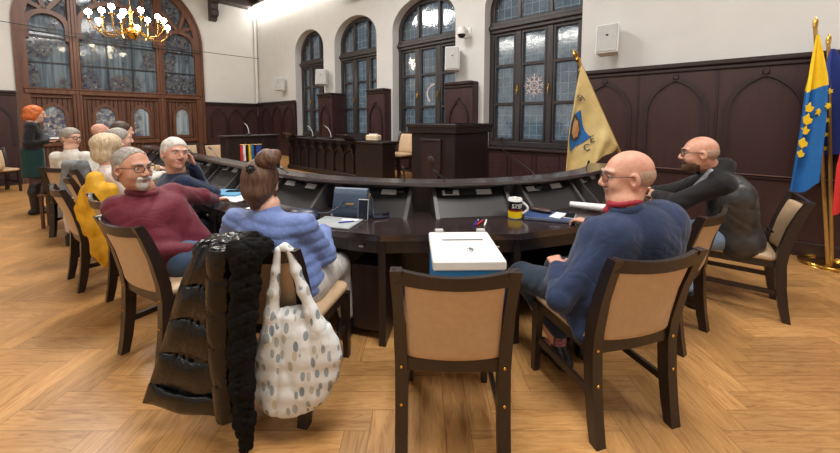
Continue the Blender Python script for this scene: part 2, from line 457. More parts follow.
# ------------------------------------------------------------------ wainscot
def arch_mould(b, c, hw, z0, zs, rise, v, r=.016, along='u', q=FU):
    P = (lambda x, z: R(x, v, z)) if along == 'u' else (lambda x, z: R(q, x, z))
    pts = [P(c-hw, z0)]+[P(x, z) for x, z in arch_pts(c, hw, zs, rise, 14, True)]+[P(c+hw, z0)]
    b.bar(pts, .05, .03, (0, 1, 0) if along == 'u' else (1, 0, 0))
    top = P(c, zs+rise+.012); b.box((top[0]-.03, top[1]-.03, top[2]-.025), (top[0]+.03, top[1]+.03, top[2]+.035), bev=.01)
def wainscot_u(name, u0, u1, v, top, arches, hwf=.36, z0=.95, zs=1.52, rise=.44, rail=True, mat='panel', back=WV, dividers=()):
    b = MB().box(R(u0, v, 0), R(u1, back+.02, top-.06)); 
    o = struct(b.obj(name, mat, rz=PHI, smooth=0))
    m = MB()
    m.box(R(u0, v-.05, top-.06), R(u1, back+.02, top), bev=.015); m.box(R(u0, v-.025, top-.11), R(u1, v, top-.06), bev=.01)
    m.box(R(u0, v-.025, 0), R(u1, v, .16), bev=.008)
    if rail: m.box(R(u0, v-.03, .79), R(u1, v, .83), bev=.01)
    m.obj('moulding', 'panel_rail', o, smooth=40)
    a = MB()
    for c, hw in arches: arch_mould(a, c, hw, z0-.08, zs, rise, v-.012)
    for d in dividers: a.box(R(d-.012, v-.012, .85), R(d+.012, v, top-.12), bev=.004)
    if a.v: a.obj('arch_moulding', 'panel_rail', o, smooth=40)
    return o
cs = [1.27, .47, -.33, -1.13, -1.93, -2.73, -3.53, -4.33]
wainscot_u('trim_5', UB, 1.62, WV-.05, 2.15, [(c, .31) for c in cs], dividers=[.87, .07, -.73, -1.53, -2.33, -3.13, -3.93])
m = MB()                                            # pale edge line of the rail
struct(MB().box(R(UB, WV-.095, .832), R(1.62, WV-.05, .84), bev=.002).obj('trim_6', simple('pale_rail_wood', (120, 88, 80), .4), rz=PHI))
for k, (u0, u1) in enumerate([(3.35, 3.95), (5.58, 6.16), (7.50, 8.12)]):   # piers clad in wood
    wainscot_u('trim_%d' % (7+k), u0, u1, 5.28, 2.14, [((u0+u1)/2, .2)], zs=1.45, rise=.36, z0=.9, back=RV-.04)
wainscot_u('trim_10', 9.57, FU-.06, WV-.05, 2.03, [(9.95, .28), (10.65, .28), (11.35, .28)], zs=1.45, rise=.4)
for k, (u0, u1) in enumerate([(1.62, 3.35), (3.95, 5.58), (6.16, 7.5), (8.12, 9.57)]):  # aprons below the windows
    v = WV-.06
    o = struct(MB().box(R(u0, v, 0), R(u1, WV+.02, SILL-.04)).obj('trim_%d' % (11+k), 'panel', rz=PHI, smooth=0))
    r = MB(); W = (u1-u0)
    for q in (.25, .5, .75):
        c = u0+W*q
        r.box(R(c-.19, v-.012, .42), R(c-.175, v, .92)); r.box(R(c+.175, v-.012, .42), R(c+.19, v, .92)); r.box(R(c-.19, v-.012, .90), R(c+.19, v, .92)); r.box(R(c-.19, v-.012, .42), R(c+.19, v, .44))
        for a in range(6):
            for rr in (.055, .11): r.ball(R(c+rr*math.cos(a*PI/3+rr*5), v-.002, .68+rr*math.sin(a*PI/3+rr*5)), .013, 4)
    r.obj('rosette', simple('apron_rosettes', (38, 23, 23), .5) if k == 0 else 'panel_rail', o)
# far wall
def wainscot_v(name, v0, v1, top, cs, hw):
    q = FU-.05
    o = struct(MB().box(R(q, v0, 0), R(FU+.02, v1, top-.06)).obj(name, 'panel', rz=PHI, smooth=0))
    m = MB().box(R(q-.05, v0, top-.06), R(FU+.02, v1, top), bev=.015).box(R(q-.025, v0, top-.11), R(q, v1, top-.06), bev=.01)
    m.box(R(q-.025, v0, 0), R(q, v1, .16)); m.obj('moulding', 'panel_rail', o, smooth=40)
    a = MB()
    for c in cs: arch_mould(a, c, hw, .9, 1.42, .36, 0, along='v', q=q-.012)
    if a.v: a.obj('arch_moulding', 'panel_rail', o, smooth=40)
wainscot_v('trim_15', AC+AR+.02, WV-.06, 2.0, [4.2, 4.72, 5.2], .22)
wainscot_v('trim_16', VB, AC-AR-.02, 2.1, [-.3, -1.0, -1.7, -2.4, -3.1], .28)

# ------------------------------------------------------------------ the great far window
fr = MB(); q = FU+.06
def ring_path(r0, z0=0): return [R(q, AC-r0, z0)]+[R(q, x, z) for x, z in arch_pts(AC, r0, AZ, r0, 36)]+[R(q, AC+r0, z0)]
fr.bar(ring_path(AR-.10), .2, .2, (1, 0, 0))
fr.bar(ring_path(AR-.02), .05, .26, (1, 0, 0))
for v in (1.055, 2.765):
    fr.box(R(q-.1, v-.095, 0), R(q+.1, v+.095, 5.2), bev=.02); fr.box(R(q-.13, v-.035, 0), R(q+.1, v+.035, 5.2), bev=.012)
fr.box(R(q-.12, AC-AR+.1, 2.05), R(q+.1, AC+AR-.1, 2.2), bev=.02); fr.box(R(q-.14, AC-AR+.1, 2.16), R(q+.1, AC+AR-.1, 2.2), bev=.01)
LIGHT = [(.28, .96, 3.62, .34), (1.15, 2.67, 3.72, .70), (2.86, 3.62, 3.62, .34)]
for v0, v1, zs, rise in LIGHT:
    hw = (v1-v0)/2; pts = [R(q, x, z) for x, z in arch_pts((v0+v1)/2, hw, zs, rise, 16)]
    fr.bar([R(q, v0, zs-.3)]+pts+[R(q, v1, zs-.3)], .1, .18, (1, 0, 0))
for v0, z0, v1, z1 in ((.62, 3.95, .40, 4.7), (3.24, 3.95, 3.45, 4.7), (1.5, 4.3, 1.35, 5.3), (2.4, 4.3, 2.5, 5.3), (1.91, 4.4, 1.91, 5.45), (.62, 3.98, 1.0, 4.5), (3.24, 3.98, 2.82, 4.5), (.3, 4.15, .62, 3.98), (3.58, 4.15, 3.24, 3.98)):
    fr.bar([R(q, v0, z0), R(q, v1, z1)], .085, .16, (1, 0, 0))
win = struct(fr.obj('window_5', 'oak', rz=PHI, smooth=40))
g = MB(); out = [(AC-AR+.05, 2.1)]+[(x, z) for x, z in arch_pts(AC, AR-.05, AZ, AR-.05, 30)]+[(AC+AR-.05, 2.1)]
n = len(out); g.add([R(q+.03, x, z) for x, z in out]+[R(q+.036, x, z) for x, z in out], [tuple(range(n)), tuple(range(2*n-1, n-1, -1))]+[(i, (i+1) % n, n+(i+1) % n, n+i) for i in range(n)])
g.obj('window_pane', 'stained', win, smooth=0)
sb = MB()                                           # black saddle bars
for v0, v1, zs, rise in LIGHT:
    for z in (2.78, 3.36): sb.box(R(q-.0, v0, z), R(q+.025, v1, z+.03))
for v in (1.66, 2.16): sb.box(R(q-.0, v-.017, 2.2), R(q+.025, v+.017, 4.35))
sb.obj('glazing_bar', 'black_plastic', win, smooth=0)
# planked dado below the glass with four lancets
dd = MB(); x = AC-AR+.2
while x < AC+AR-.2:
    x2 = min(x+.085, AC+AR-.2); dd.box(R(q+.0, x+.004, 0), R(q+.09, x2-.004, 2.06), bev=.006); x = x2
dd.box(R(q+.05, AC-AR+.1, 0), R(q+.1, AC+AR-.1, 2.06)); dd.obj('plank_panel', 'plank', win, smooth=30)
LAN = [(.63, .22), (1.55, .22), (2.28, .2), (3.24, .2)]
rl = MB()
for a_ in (1.97, ): rl.box(R(q-.05, AC-AR+.18, a_), R(q+.02, AC+AR-.18, a_+.08), bev=.01)
rl.box(R(q-.06, AC-AR+.18, .82), R(q+.02, AC+AR-.18, .92), bev=.012)
for v in (.28, .98, 1.18, 1.91, 2.66, 2.86, 3.6): rl.box(R(q-.02, v-.03, .9), R(q+.02, v+.03, 1.98), bev=.008)
rl.obj('dado_rail', 'oak', win, smooth=30)
for c, hw in LAN:
    out = [(c-hw, .98)]+arch_pts(c, hw, 1.55, .28, 14, True)+[(c+hw, .98)]
    lf = MB().bar([R(q-.02, x, z) for x, z in out]+[R(q-.02, *out[0])], .07, .07, (1, 0, 0)).obj('lancet_frame', 'oak', win, smooth=40)
    n = len(out); gp = MB().add([R(q-.012, x, z) for x, z in out]+[R(q-.004, x, z) for x, z in out], [tuple(range(n)), tuple(range(2*n-1, n-1, -1))]+[(i, (i+1) % n, n+(i+1) % n, n+i) for i in range(n)])
    gp.obj('lancet_pane', 'stained_solid', lf, smooth=0)

# ------------------------------------------------------------------ ceiling beam, corner pipe, fixed lights
struct(MB().box(R(FU-.45, 4.05, 5.05), R(FU, WV, 5.3), bev=.02).box(R(FU-.2, 4.05, 5.3), R(FU, WV, 5.75)).obj('trim_17', 'beam', rz=PHI))
for k, u in enumerate((1, 4.5, 8)): struct(MB().box(R(u-.14, VB, 5.45), R(u+.14, WV, 5.76), bev=.02).obj('trim_%d' % (18+k), 'beam', rz=PHI))
pp = MB().tube([R(FU-.07, WV-.07, 2.0), R(FU-.07, WV-.07, 5.05)], .05, 12); tag(pp.obj('heating_pipe', 'plaster', rz=PHI), 'white vertical pipe in the far corner above the panelling', 'pipe')
cb = MB()                                           # carved bracket
prof = [(0, 5.1), (-.34, 5.1), (-.34, 4.98), (-.26, 4.93), (-.24, 4.8), (-.3, 4.74), (-.28, 4.62), (-.16, 4.56), (-.14, 4.5), (0, 4.46)]
n = len(prof); cb.add([R(FU+x, 4.04, z) for x, z in prof]+[R(FU+x, 4.24, z) for x, z in prof], [tuple(range(n)), tuple(range(2*n-1, n-1, -1))]+[(i, (i+1) % n, n+(i+1) % n, n+i) for i in range(n)])
tag(cb.obj('ceiling_bracket', 'beam', rz=PHI, smooth=25), 'dark carved wooden bracket high on the far white wall', 'bracket')
def cove(name, u0, u1, v0, v1, z, label):
    t = thing(name, label, 'light', UV((u0+u1)/2, (v0+v1)/2, z), PHI)
    L = (u1-u0)/2; D = abs(v1-v0)/2
    MB().box((-L, -D, .2), (L, D, .26), bev=.01).box((-L, -D*.9 if v0 > 0 else D*.7, 0), (L, -D*.7 if v0 > 0 else D*.9, .05)).obj('housing', 'white_plastic', t)
    MB().box((-L+.02, -D*.96, .01), (L-.02, D*.96, .2), bev=.02).obj('diffuser', 'tube', t)
    return t
cove('cove_light', 7.3, 11.9, 5.18, 5.46, 4.86, 'long bright white light trough along the top of the window wall')
cove('wall_light_trough', -3, 9.5, VB+.02, VB+.3, 4.9, 'long white light trough on the wall across from the windows')
t = thing('ceiling_lamp', 'small white box lamp high on the wall between the arched windows', 'lamp', UV(6.55, 5.33, 4.33), PHI)
MB().box((-.42, -.14, 0), (.42, .14, .12), bev=.02).obj('lamp_body', 'white_plastic', t); MB().box((-.36, -.1, -.012), (.36, .1, 0), bev=.004).obj('diffuser', 'grey_plastic', t)

def wire(name, z0, z1, label):
    pts = []
    for k in range(21):
        s_ = k/20; pts.append(R(FU-.22, -.6+s_*(WV+.56), z0+(z1-z0)*s_-.05*math.sin(PI*s_)))
    tag(MB().tube(pts, .0085, 6).obj(name, 'black_plastic', rz=PHI), label, 'wire')
wire('tension_wire', 3.58, 3.48, 'upper of two thin black wires stretched across the great arched window')
pts = [R(FU-.2, .3+3.4*k/12, 3.46-.005*k-.02*math.sin(PI*k/12)) for k in range(13)]
tag(MB().tube(pts, .014, 6).obj('tie_rod', 'black_plastic', rz=PHI), 'lower thicker black rod across the great arched window', 'rod')

# ------------------------------------------------------------------ chandelier
cpos = Vector((-6.05, 7.5, 3.35))
ch = thing('chandelier', 'brass chandelier with many lit bulbs hanging before the great arched window', 'chandelier', cpos)
st = MB().lathe([(.005, -.22), (.05, -.2), (.10, -.14), (.11, -.08), (.05, -.03), (.03, .03), (.055, .09), (.03, .14), (.022, .3), (.05, .36), (.02, .42), (.012, .5)], 20)
st.tube([(0, 0, .5), (0, 0, ZC-cpos.z)], .012, 6); st.obj('stem', 'brass', ch)
MB().lathe([(.01, ZC-cpos.z-.08), (.07, ZC-cpos.z-.06), (.09, ZC-cpos.z)], 16).obj('ceiling_rose', 'brass', ch)
for k in range(12):
    a = 2*PI*k/12; tier = k % 2; r = .68 if tier == 0 else .46; zt = .12 if tier == 0 else .26
    arm = MB().tube([(math.cos(a)*x, math.sin(a)*x, z) for x, z in ((.03, .02), (r*.3, -.07), (r*.55, -.16), (r*.8, -.15), (r*.97, -.04), (r, zt-.08))], .012, 6)
    arm.lathe([(.01, zt-.1), (.045, zt-.085), (.05, zt-.07), (.015, zt-.065)], 10, (math.cos(a)*r, math.sin(a)*r, 0))
    ao = arm.obj('arm', 'brass', ch)
    MB().tube([(math.cos(a)*r, math.sin(a)*r, zt-.07), (math.cos(a)*r, math.sin(a)*r, zt+.02)], .016, 8).obj('candle_sleeve', 'paper', ao)
    MB().ball((math.cos(a)*r, math.sin(a)*r, zt+.06), .055, 7).obj('bulb', 'bulb', ao)

# ------------------------------------------------------------------ loudspeakers, camera
def speaker(name, u, v, z, turn, label, w=.24, h=.34, tilt=-.12):
    t = thing(name, label, 'loudspeaker', UV(u, v, z), PHI, None)
    m = Matrix.Rotation(turn, 4, 'Z') @ Matrix.Rotation(tilt, 4, 'X')
    m = Matrix.Translation((0, -.18, 0)) @ m
    out = [(-w/2, -.1), (w/2, -.1), (w/2*.8, .1), (-w/2*.8, .1)]
    MB().prism(out, -h/2, h/2, m).obj('cabinet', 'white_plastic', t, smooth=20)
    g = MB().box((-w/2+.012, -.112, -h/2+.012), (w/2-.012, -.098, h/2-.012), m, .005).obj('grille', 'grey_plastic', t)
    MB().box((-.012, -.117, .03), (.018, -.111, .05), m).obj('badge', 'black_plastic', g)
    MB().box((-.03, -.14, -.03), (.03, -.004, .03), bev=.008).obj('wall_bracket', 'white_plastic', t)
    return t
speaker('loudspeaker', 1.22, WV, 2.52, .0, 'grey fronted white loudspeaker on the wall above the arched panelling at right', .27, .38)
speaker('loudspeaker', 3.78, WV, 2.55, .45, 'white loudspeaker below the dome camera between two windows', .26, .42)
speaker('loudspeaker', 7.93, WV, 2.55, .5, 'white loudspeaker between the two furthest windows', .28, .38)
speaker('loudspeaker', 10.15, WV, 2.52, .5, 'small white loudspeaker nearest the far corner', .28, .36)
t = thing('security_camera', 'white dome security camera on the pier above a loudspeaker', 'camera', UV(3.60, WV, 3.02), PHI)
MB().box((-.09, -.02, -.08), (.09, 0, .1), bev=.008).tube([(0, -.02, .05), (0, -.16, .05)], .03, 8).obj('mount', 'white_plastic', t)
MB().lathe([(.02, .09), (.075, .07), (.085, 0), (.083, -.05)], 18, (0, -.18, 0)).obj('housing', 'white_plastic', t)
MB().ball((0, -.18, -.05), .07, 8).obj('dome', 'black_plastic', t)
# ------------------------------------------------------------------ platform, bench desk, lectern
b = MB().box(R(2.2, 3.6, 0), R(FU-.05, WV-.05, .35)).box(R(7.3, 2.5, 0), R(8.5, 3.6, .35))
pl = struct(b.obj('trim_21', 'parquet', rz=PHI, smooth=0))
PZ = .35
t = thing('bench_desk', 'long dark carved bench desk on the platform below the far windows', 'desk', UV(5.9, 4.1, PZ), PHI)
L0, L1 = -1.55, 1.6                                   # local x (= -u)
MB().box((L0-.0, -.12, .69), (L1+.02, .30, .73), bev=.012).box((L0, -.10, .65), (L1, .28, .69), bev=.01).obj('desk_top', 'black_wood', t)
MB().box((L0, -.05, .0), (L1-.72, .22, .66)).box((L1-.72, -.09, 0), (L1, .22, .66), bev=.01).box((L0, -.09, 0), (L1-.72, -.05, .1), bev=.008).obj('front_panel', 'black_wood', t, smooth=0)
for k in range(8):
    x = L0+.17+k*.31
    c = MB(); prof = [(-.05, .65), (-.15, .65), (-.145, .6), (-.10, .55), (-.085, .47), (-.05, .43)]
    n = len(prof); c.add([(x-.02, y, z) for y, z in prof]+[(x+.02, y, z) for y, z in prof], [tuple(range(n)), tuple(range(2*n-1, n-1, -1))]+[(i, (i+1) % n, n+(i+1) % n, n+i) for i in range(n)])
    c.box((x-.025, -.08, .1), (x+.025, -.05, .45), bev=.008)
    if k < 7: c.bar([(q, -.062, z) for q, z in arch_pts(x+.155, .13, .40, .15, 10, True)], .025, .03, (0, 1, 0))
    c.obj('bracket', 'black_wood', t)
t2 = thing('bench_desk', 'dark bench desk wing turned towards the room, behind the little table flags', 'desk', UV(7.72, 3.35, PZ), PHI)
MB().box((-.2, -.62, .74), (.2, .55, .78), bev=.012).obj('desk_top', 'black_wood', t2)
MB().box((-.16, -.58, 0), (.16, .53, .75), bev=.01).obj('front_panel', 'black_wood', t2)
m = MB()
for y in (-.56, -.2, .16, .5): m.box((.155, y-.03, .05), (.185, y+.03, .72), bev=.006)
m.obj('pilaster', 'panel_rail', t2)
t = thing('lectern', 'large dark wooden lectern with a carved shield on its front', 'lectern', UV(3.0, 4.2, PZ), PHI)
MB().box((-.41, -.45, 0), (.36, .42, .92), bev=.012).box((-.44, -.48, 0), (.39, .44, .08), bev=.012).obj('body', 'black_wood', t)
MB().box((-.45, -.49, .92), (.40, .46, 1.05), bev=.012).box((-.47, -.51, 1.0), (.42, .48, 1.05), bev=.01).obj('top_board', 'black_wood', t)
sh = [(-.2, .82), (.14, .82), (.14, .42), (.08, .28), (-.03, .2), (-.14, .28), (-.2, .42)]
c = MB(); n = len(sh); c.add([(x, -.452, z) for x, z in sh]+[(x, -.475, z) for x, z in sh], [tuple(range(n)), tuple(range(2*n-1, n-1, -1))]+[(i, (i+1) % n, n+(i+1) % n, n+i) for i in range(n)])
c.box((-.21, -.49, .81), (.15, -.45, .84), bev=.005); c.ball((-.03, -.47, .52), .07, 6, sc=(1, .3, 1.3))
c.obj('carved_shield', 'panel_dark', t)

# ------------------------------------------------------------------ the curved council desk
DC = Vector((.1, 4.73)); TH0 = -40.8335; END = 62; TW = 4.9
def DP(q, r, z=0.0):
    """q: degrees on the arc; below TH0 the wing runs straight, 20 degrees a metre"""
    if q >= TH0:
        a = math.radians(q); return Vector((DC.x+r*math.sin(a), DC.y-r*math.cos(a), z))
    a = math.radians(TH0); t_ = (TH0-q)/20
    return Vector((DC.x+r*math.sin(a)+CU[0]*t_, DC.y-r*math.cos(a)+CU[1]*t_, z))
def DANG(q): return math.radians(max(q, TH0))         # direction a console on the desk is turned
JOINT = [-139, -123, -107, -91, -75, -59, -43, -26, -7.5, 11.5, 25.5, 50, 62]
fine = [-139+k*2 for k in range(0, 49)]+[-40.8]+[-39+k*2 for k in range(0, 51)]+[62]
def sweep(prof, qs):                                  # prof of (r, z)
    return MB().loft([[DP(q, r, z) for r, z in prof] for q in qs])
desk = thing('council_desk', 'long curved dark council desk with raised rear ledge and built-in consoles', 'desk', (0.1, 2.4, 0))
org = Vector((.1, 2.4, 0))
def dpart(mb, name, mat, parent=None, smooth=35):
    mb.v = [tuple(Vector(p)-org) for p in mb.v]
    return mb.obj(name, mat, parent or desk, smooth=smooth)
RO = 2.64
top = MB()
for i in range(len(JOINT)-1):
    q0, q1 = JOINT[i], JOINT[i+1]; rings = []
    for k in range(9):
        q = q0+(q1-q0)*k/8
        o = DP(q0, RO).lerp(DP(q1, RO), k/8); inn = DP(q, 2.04)
        rings.append([(inn.x, inn.y, .70), (o.x, o.y, .70), (o.x, o.y, .74), (inn.x, inn.y, .74)])
    top.loft(rings)
dpart(top, 'worktop', 'desk', smooth=25)
dpart(sweep([(1.99, .955), (2.17, .955), (2.175, .965), (2.17, .985), (1.99, .985)], fine), 'ledge', 'ledge')
dpart(sweep([(2.00, .0), (2.05, .0), (2.05, .955), (2.00, .955)], fine), 'modesty_panel', 'desk_side')
ap = MB()
for i in range(len(JOINT)-1):
    a, c = DP(JOINT[i], RO-.05), DP(JOINT[i+1], RO-.05); d = (c-a).normalized(); nrm = Vector((d.y, -d.x, 0))
    ap.bar([a+Vector((0, 0, .655)), c+Vector((0, 0, .655))], .02, .09, (0, 0, 1))
dpart(ap, 'apron', 'desk_side', smooth=0)
for q in JOINT:
    m = Matrix.Translation(DP(q, 0)) @ Matrix.Rotation(DANG(q), 4, 'Z') if q >= TH0 else None
    a = DANG(q); o = DP(q, RO-.03); i_ = DP(q, 2.06)
    dpart(MB().bar([o+Vector((0, 0, .35)), i_+Vector((0, 0, .35))], .045, .70, (0, 0, 1)), 'support_panel', 'desk_side', smooth=0)
    if q == JOINT[0]: continue
    # pedestal: drawer over an open shelf and a cupboard
    F = Matrix.Translation(DP(q, RO-.05)) @ Matrix.Rotation(a-(math.radians(9) if q > TH0 else 0), 4, 'Z')
    x0, x1 = -.235, -.03
    dr = MB().box((x0, -.012, .605), (x1, .02, .695), F, .004).box((x0+.01, .02, .61), (x1-.01, .36, .69), F)
    do = dpart(dr, 'drawer', 'desk_side')
    kb = MB().tube([F @ Vector(((x0+x1)/2, -.012, .65)), F @ Vector(((x0+x1)/2, -.032, .65))], .008, 8); kb.box(((x0+x1)/2-.018, -.036, .642), ((x0+x1)/2+.018, -.026, .658), F, .004)
    dpart(kb, 'drawer_knob', 'steel', do)
    dpart(MB().box((x0, .03, .06), (x1, .4, .50), F, .006), 'cupboard', 'desk_side')
consoles = [47, 27.5, 8, -12.5, -32.5]+[-48-k*16 for k in range(6)]
M['label'] = simple('socket_plate', (205, 205, 205), .5, vary=.02); M['screen'] = simple('display_glass', (54, 58, 62), .15, vary=.03)
def CF(q):                                            # frame on the desk: x along the edge, y inwards, at r = 2.24
    return Matrix.Translation(DP(q, 2.22)) @ Matrix.Rotation(DANG(q), 4, 'Z')
def on_face(F, x, s_, h=.0):                          # point on the sloped console face, s_ from 0 (foot) to 1 (top)
    return F @ Vector((x, .19*s_-h*.7, .742+.19*s_+h*.7))
for q in consoles:
    F = CF(q); hw = .27
    rg = [[F @ Vector((x, 0, .74)), F @ Vector((x, .19, .935)), F @ Vector((x, .2, .935)), F @ Vector((x, .2, .74))] for x in (-hw, hw)]
    co = dpart(MB().loft(rg), 'console', 'console', smooth=0)
    for x in (-hw-.015, hw+.015):
        rg = [[F @ Vector((x+d, -.03, .74)), F @ Vector((x+d, .175, .95)), F @ Vector((x+d, .205, .95)), F @ Vector((x+d, .205, .74)),] for d in (-.014, .014)]
        dpart(MB().loft(rg), 'console_cheek', 'cheek', co, smooth=0)
    for x0, x1 in ((-.22, -.09), (.05, .17)):
        sp = MB().add([on_face(F, x, s_, h) for h in (0, .004) for x, s_ in ((x0, .70), (x1, .70), (x1, .87), (x0, .87))], [(0, 1, 2, 3), (7, 6, 5, 4), (0, 4, 5, 1), (1, 5, 6, 2), (2, 6, 7, 3), (3, 7, 4, 0)])
        dpart(sp, 'socket_plate', 'label', co, smooth=0)
    ds = MB().add([on_face(F, x, s_, h) for h in (0, .004) for x, s_ in ((-.08, .70), (.04, .70), (.04, .87), (-.08, .87))], [(0, 1, 2, 3), (7, 6, 5, 4), (0, 4, 5, 1), (1, 5, 6, 2), (2, 6, 7, 3), (3, 7, 4, 0)])
    dpart(ds, 'display', 'screen', co, smooth=0)

def mic(q, x, pts, label, r=.005):
    """gooseneck microphone standing on a console; pts relative offsets in the console frame"""
    F = CF(q); p0 = on_face(F, x, .78, .006)
    t = thing('gooseneck_microphone', label, 'microphone', p0, 0, 'gooseneck microphones')
    mr = F.to_3x3()
    P = [mr @ Vector(p) for p in pts]
    MB().box((-.03, -.022, -.008), (.03, .022, .022), bev=.008).obj('base', 'black_plastic', t)
    MB().tube([(0, 0, .015)]+P, r, 6).obj('stem', 'black_plastic', t)
    d = (P[-1]-P[-2]).normalized(); MB().tube([P[-1]-d*.01, P[-1], P[-1]+d*.035, P[-1]+d*.04], [.006, .011, .011, .005], 8).obj('capsule', 'black_plastic', t)
mic(8, -.17, [(-.01, -.02, .05), (-.05, -.01, .12), (-.09, 0, .15)], 'short black gooseneck microphone on the console behind the white ballot box')
mic(27.5, -.10, [(.03, .02, .06), (.0, .10, .14), (-.13, .16, .24), (-.22, .18, .31), (-.235, .18, .38)], 'tall black gooseneck microphone rising behind the mug, bent towards the lectern')
mic(47, -.12, [(.03, .0, .05), (.09, .02, .11), (.17, .03, .14)], 'black gooseneck microphone at the rolled brochure in front of the bald man in blue')
mic(-12.5, .21, [(.01, -.02, .04), (.03, -.01, .10), (.02, .0, .16)], 'small black gooseneck microphone behind the blue handbag')
mic(-32.5, -.04, [(-.05, 0, .05), (-.13, .0, .09), (-.22, .0, .12)], 'black gooseneck microphone right of the brown hair bun')
mic(-64, -.15, [(-.05, -.03, .08), (-.12, -.06, .17), (-.2, -.08, .22)], 'black gooseneck microphone near the hand of the man in navy')
mic(-80, -.12, [(-.05, -.03, .06), (-.10, -.06, .12), (-.17, -.08, .15)], 'black gooseneck microphone further along the left wing of the desk')
mic(-96, -.12, [(-.05, -.03, .08), (-.10, -.06, .15), (-.17, -.08, .2)], 'farthest black gooseneck microphone on the left wing of the desk')

# ------------------------------------------------------------------ chairs
def make_chair(label):
    t = thing('conference_chair', label, 'chair')
    prof = [(-.265, 0), (-.245, .10), (-.225, .25), (-.215, .42), (-.225, .52), (-.26, .68), (-.30, .80), (-.335, .885)]
    for sx in (-1, 1):
        rg = []
        for k, (y, z) in enumerate(prof):
            w = .022+.004*(k < 5); d = .022+.008*math.sin(PI*k/7)
            x = sx*(.213+.012*max(0, (z-.42)/.46)); rg.append([(x-w, y-d, z), (x+w, y-d, z), (x+w, y+d, z), (x-w, y+d, z)])
        leg = MB().loft(rg).obj('rear_post', 'chair_wood', t, smooth=25)
        for z, y in ((.27, -.224), (.43, -.216)): MB().ball((sx*.213, y-.031, z), .0075, 4, sc=(1, .6, 1)).obj('bolt', 'brass', leg)
        rg = [[(sx*.205-w, y-w, z), (sx*.205+w, y-w, z), (sx*.205+w, y+w, z), (sx*.205-w, y+w, z)] for y, z, w in ((.235, 0, .016), (.225, .2, .02), (.215, .42, .024))]
        MB().loft(rg).obj('front_leg', 'chair_wood', t, smooth=25)
        MB().bar([(sx*.205, -.22, .20), (sx*.205, .22, .20)], .018, .035, (0, 0, 1)).obj('stretcher', 'chair_wood', t, smooth=25)
        MB().bar([(sx*.205, -.21, .405), (sx*.205, .22, .405)], .022, .05, (0, 0, 1)).obj('side_rail', 'chair_wood', t, smooth=25)
    MB().bar([(-.19, .215, .405), (.19, .215, .405)], .022, .05, (0, 0, 1)).obj('front_rail', 'chair_wood', t, smooth=25)
    def yb(z): return np.interp(z, [p[1] for p in prof], [p[0] for p in prof])
    n = 10                                            # curved top rail, dished between the posts
    rg = []
    for k in range(n+1):
        x = -.238+.476*k/n; s_ = 1-(x/.238)**2; y = -.322-.035*s_; zb, zt = .828-.012*s_, .888-.022*s_
        rg.append([(x, y-.013, zb), (x, y+.013, zb), (x, y+.008, zt), (x, y-.016, zt)])
    MB().loft(rg).obj('top_rail', 'chair_wood', t, smooth=30)
    MB().bar([(-.2, -.222, .435), (0, -.232, .435), (.2, -.222, .435)], .024, .055, (0, 0, 1)).obj('back_rail', 'chair_wood', t, smooth=30)
    bk = MB(); rows = []                              # padded back, bowed backwards
    for side in (1, -1):
        for k in range(9): rows.append((k/8 if side == 1 else 1-k/8, side))
    rings = []
    for zz in [.466, .475, .50, .56, .62, .68, .74, .79, .815, .83]:
        e = min(1, (zz-.466)/.03, (.834-zz)/.03)**.5; ring = []
        for tt, side in rows:
            x = (-.193+.386*tt); s_ = 1-(x/.2)**2; ed = min(1, (.196-abs(x))/.03)**.5
            y = yb(zz)-.028*s_+side*(.008+.017*e*ed); ring.append((x, y, zz))
        rings.append(ring)
    bk.loft(rings).obj('backrest', 'leather', t, smooth=60)
    se = MB(); out = []
    def sq(w, y0, y1, z, r=.05):
        pts = []
        for cx, cy, a0 in ((w-r, y1-r, 0), (-w+r, y1-r, 90), (-w+r, y0+r, 180), (w-r, y0+r, 270)):
            for k in range(5):
                a = math.radians(a0+k*22.5); pts.append((cx+r*math.cos(a), cy+r*math.sin(a), z))
        return pts
    se.loft([sq(.205, -.2, .235, .425), sq(.222, -.205, .25, .437), sq(.225, -.208, .255, .455), sq(.217, -.2, .245, .472), sq(.17, -.16, .2, .482)])
    se.obj('seat', 'leather', t, smooth=60)
    return t
def face(dx, dy): return math.atan2(dy, dx)-PI/2
chair0 = make_chair('empty beige-backed chair in the centre foreground carrying the white ballot box')
chair0.location = (.143, 1.62, 0); chair0.rotation_euler = (0, 0, face(.03, 1))
CG = 'conference chairs'; chair0['group'] = CG
CH_ = [
 ((.93, 1.77, 0), (-.26, .97), 'beige-backed chair of the bald man in the blue blazer'),
 ((-.70, 1.87, 0), (.22, .97), 'chair with the black puffer coat and leaf-print bag hung on its back'),
 ((-1.54, 2.22, 0), (.47, .88), 'beige-backed chair of the man in the maroon shirt'),
 ((-2.17, 2.80, 0), (.6, .8), 'chair beside the yellow jacket, behind the man in maroon'),
 ((-2.88, 3.2, 0), (.6, .8), 'chair with the yellow jacket over its back, under the blonde woman'),
 ((2.54, 2.74, 0), (-.8, .6), 'beige-backed chair of the man in the black hoodie, before the flags'),
 ((1.64, 2.41, 0), (-.58, .81), 'empty chair between the bald man in blue and the man in the hoodie'),
 ((-4.86, 5.14, 0), (.66, .75), 'chair of the bald bearded man on the far left'),
 ((-4.42, 4.56, 0), (-.25, .97), 'chair under the older woman in white with the grey coat on it'),
 ((-3.36, 3.78, 0), (.66, .75), 'chair of the grey-haired man beyond the blonde woman'),
 ((-3.88, 4.36, 0), (.66, .75), 'chair of the dark-haired man far along the desk'),
 ((-8.45, 6.95, 0), (.9, -.3), 'cream chair with a beige coat at the left edge by the panelling'),
]
for p, d, l in CH_: dup(chair0, p, face(*d), l, CG)
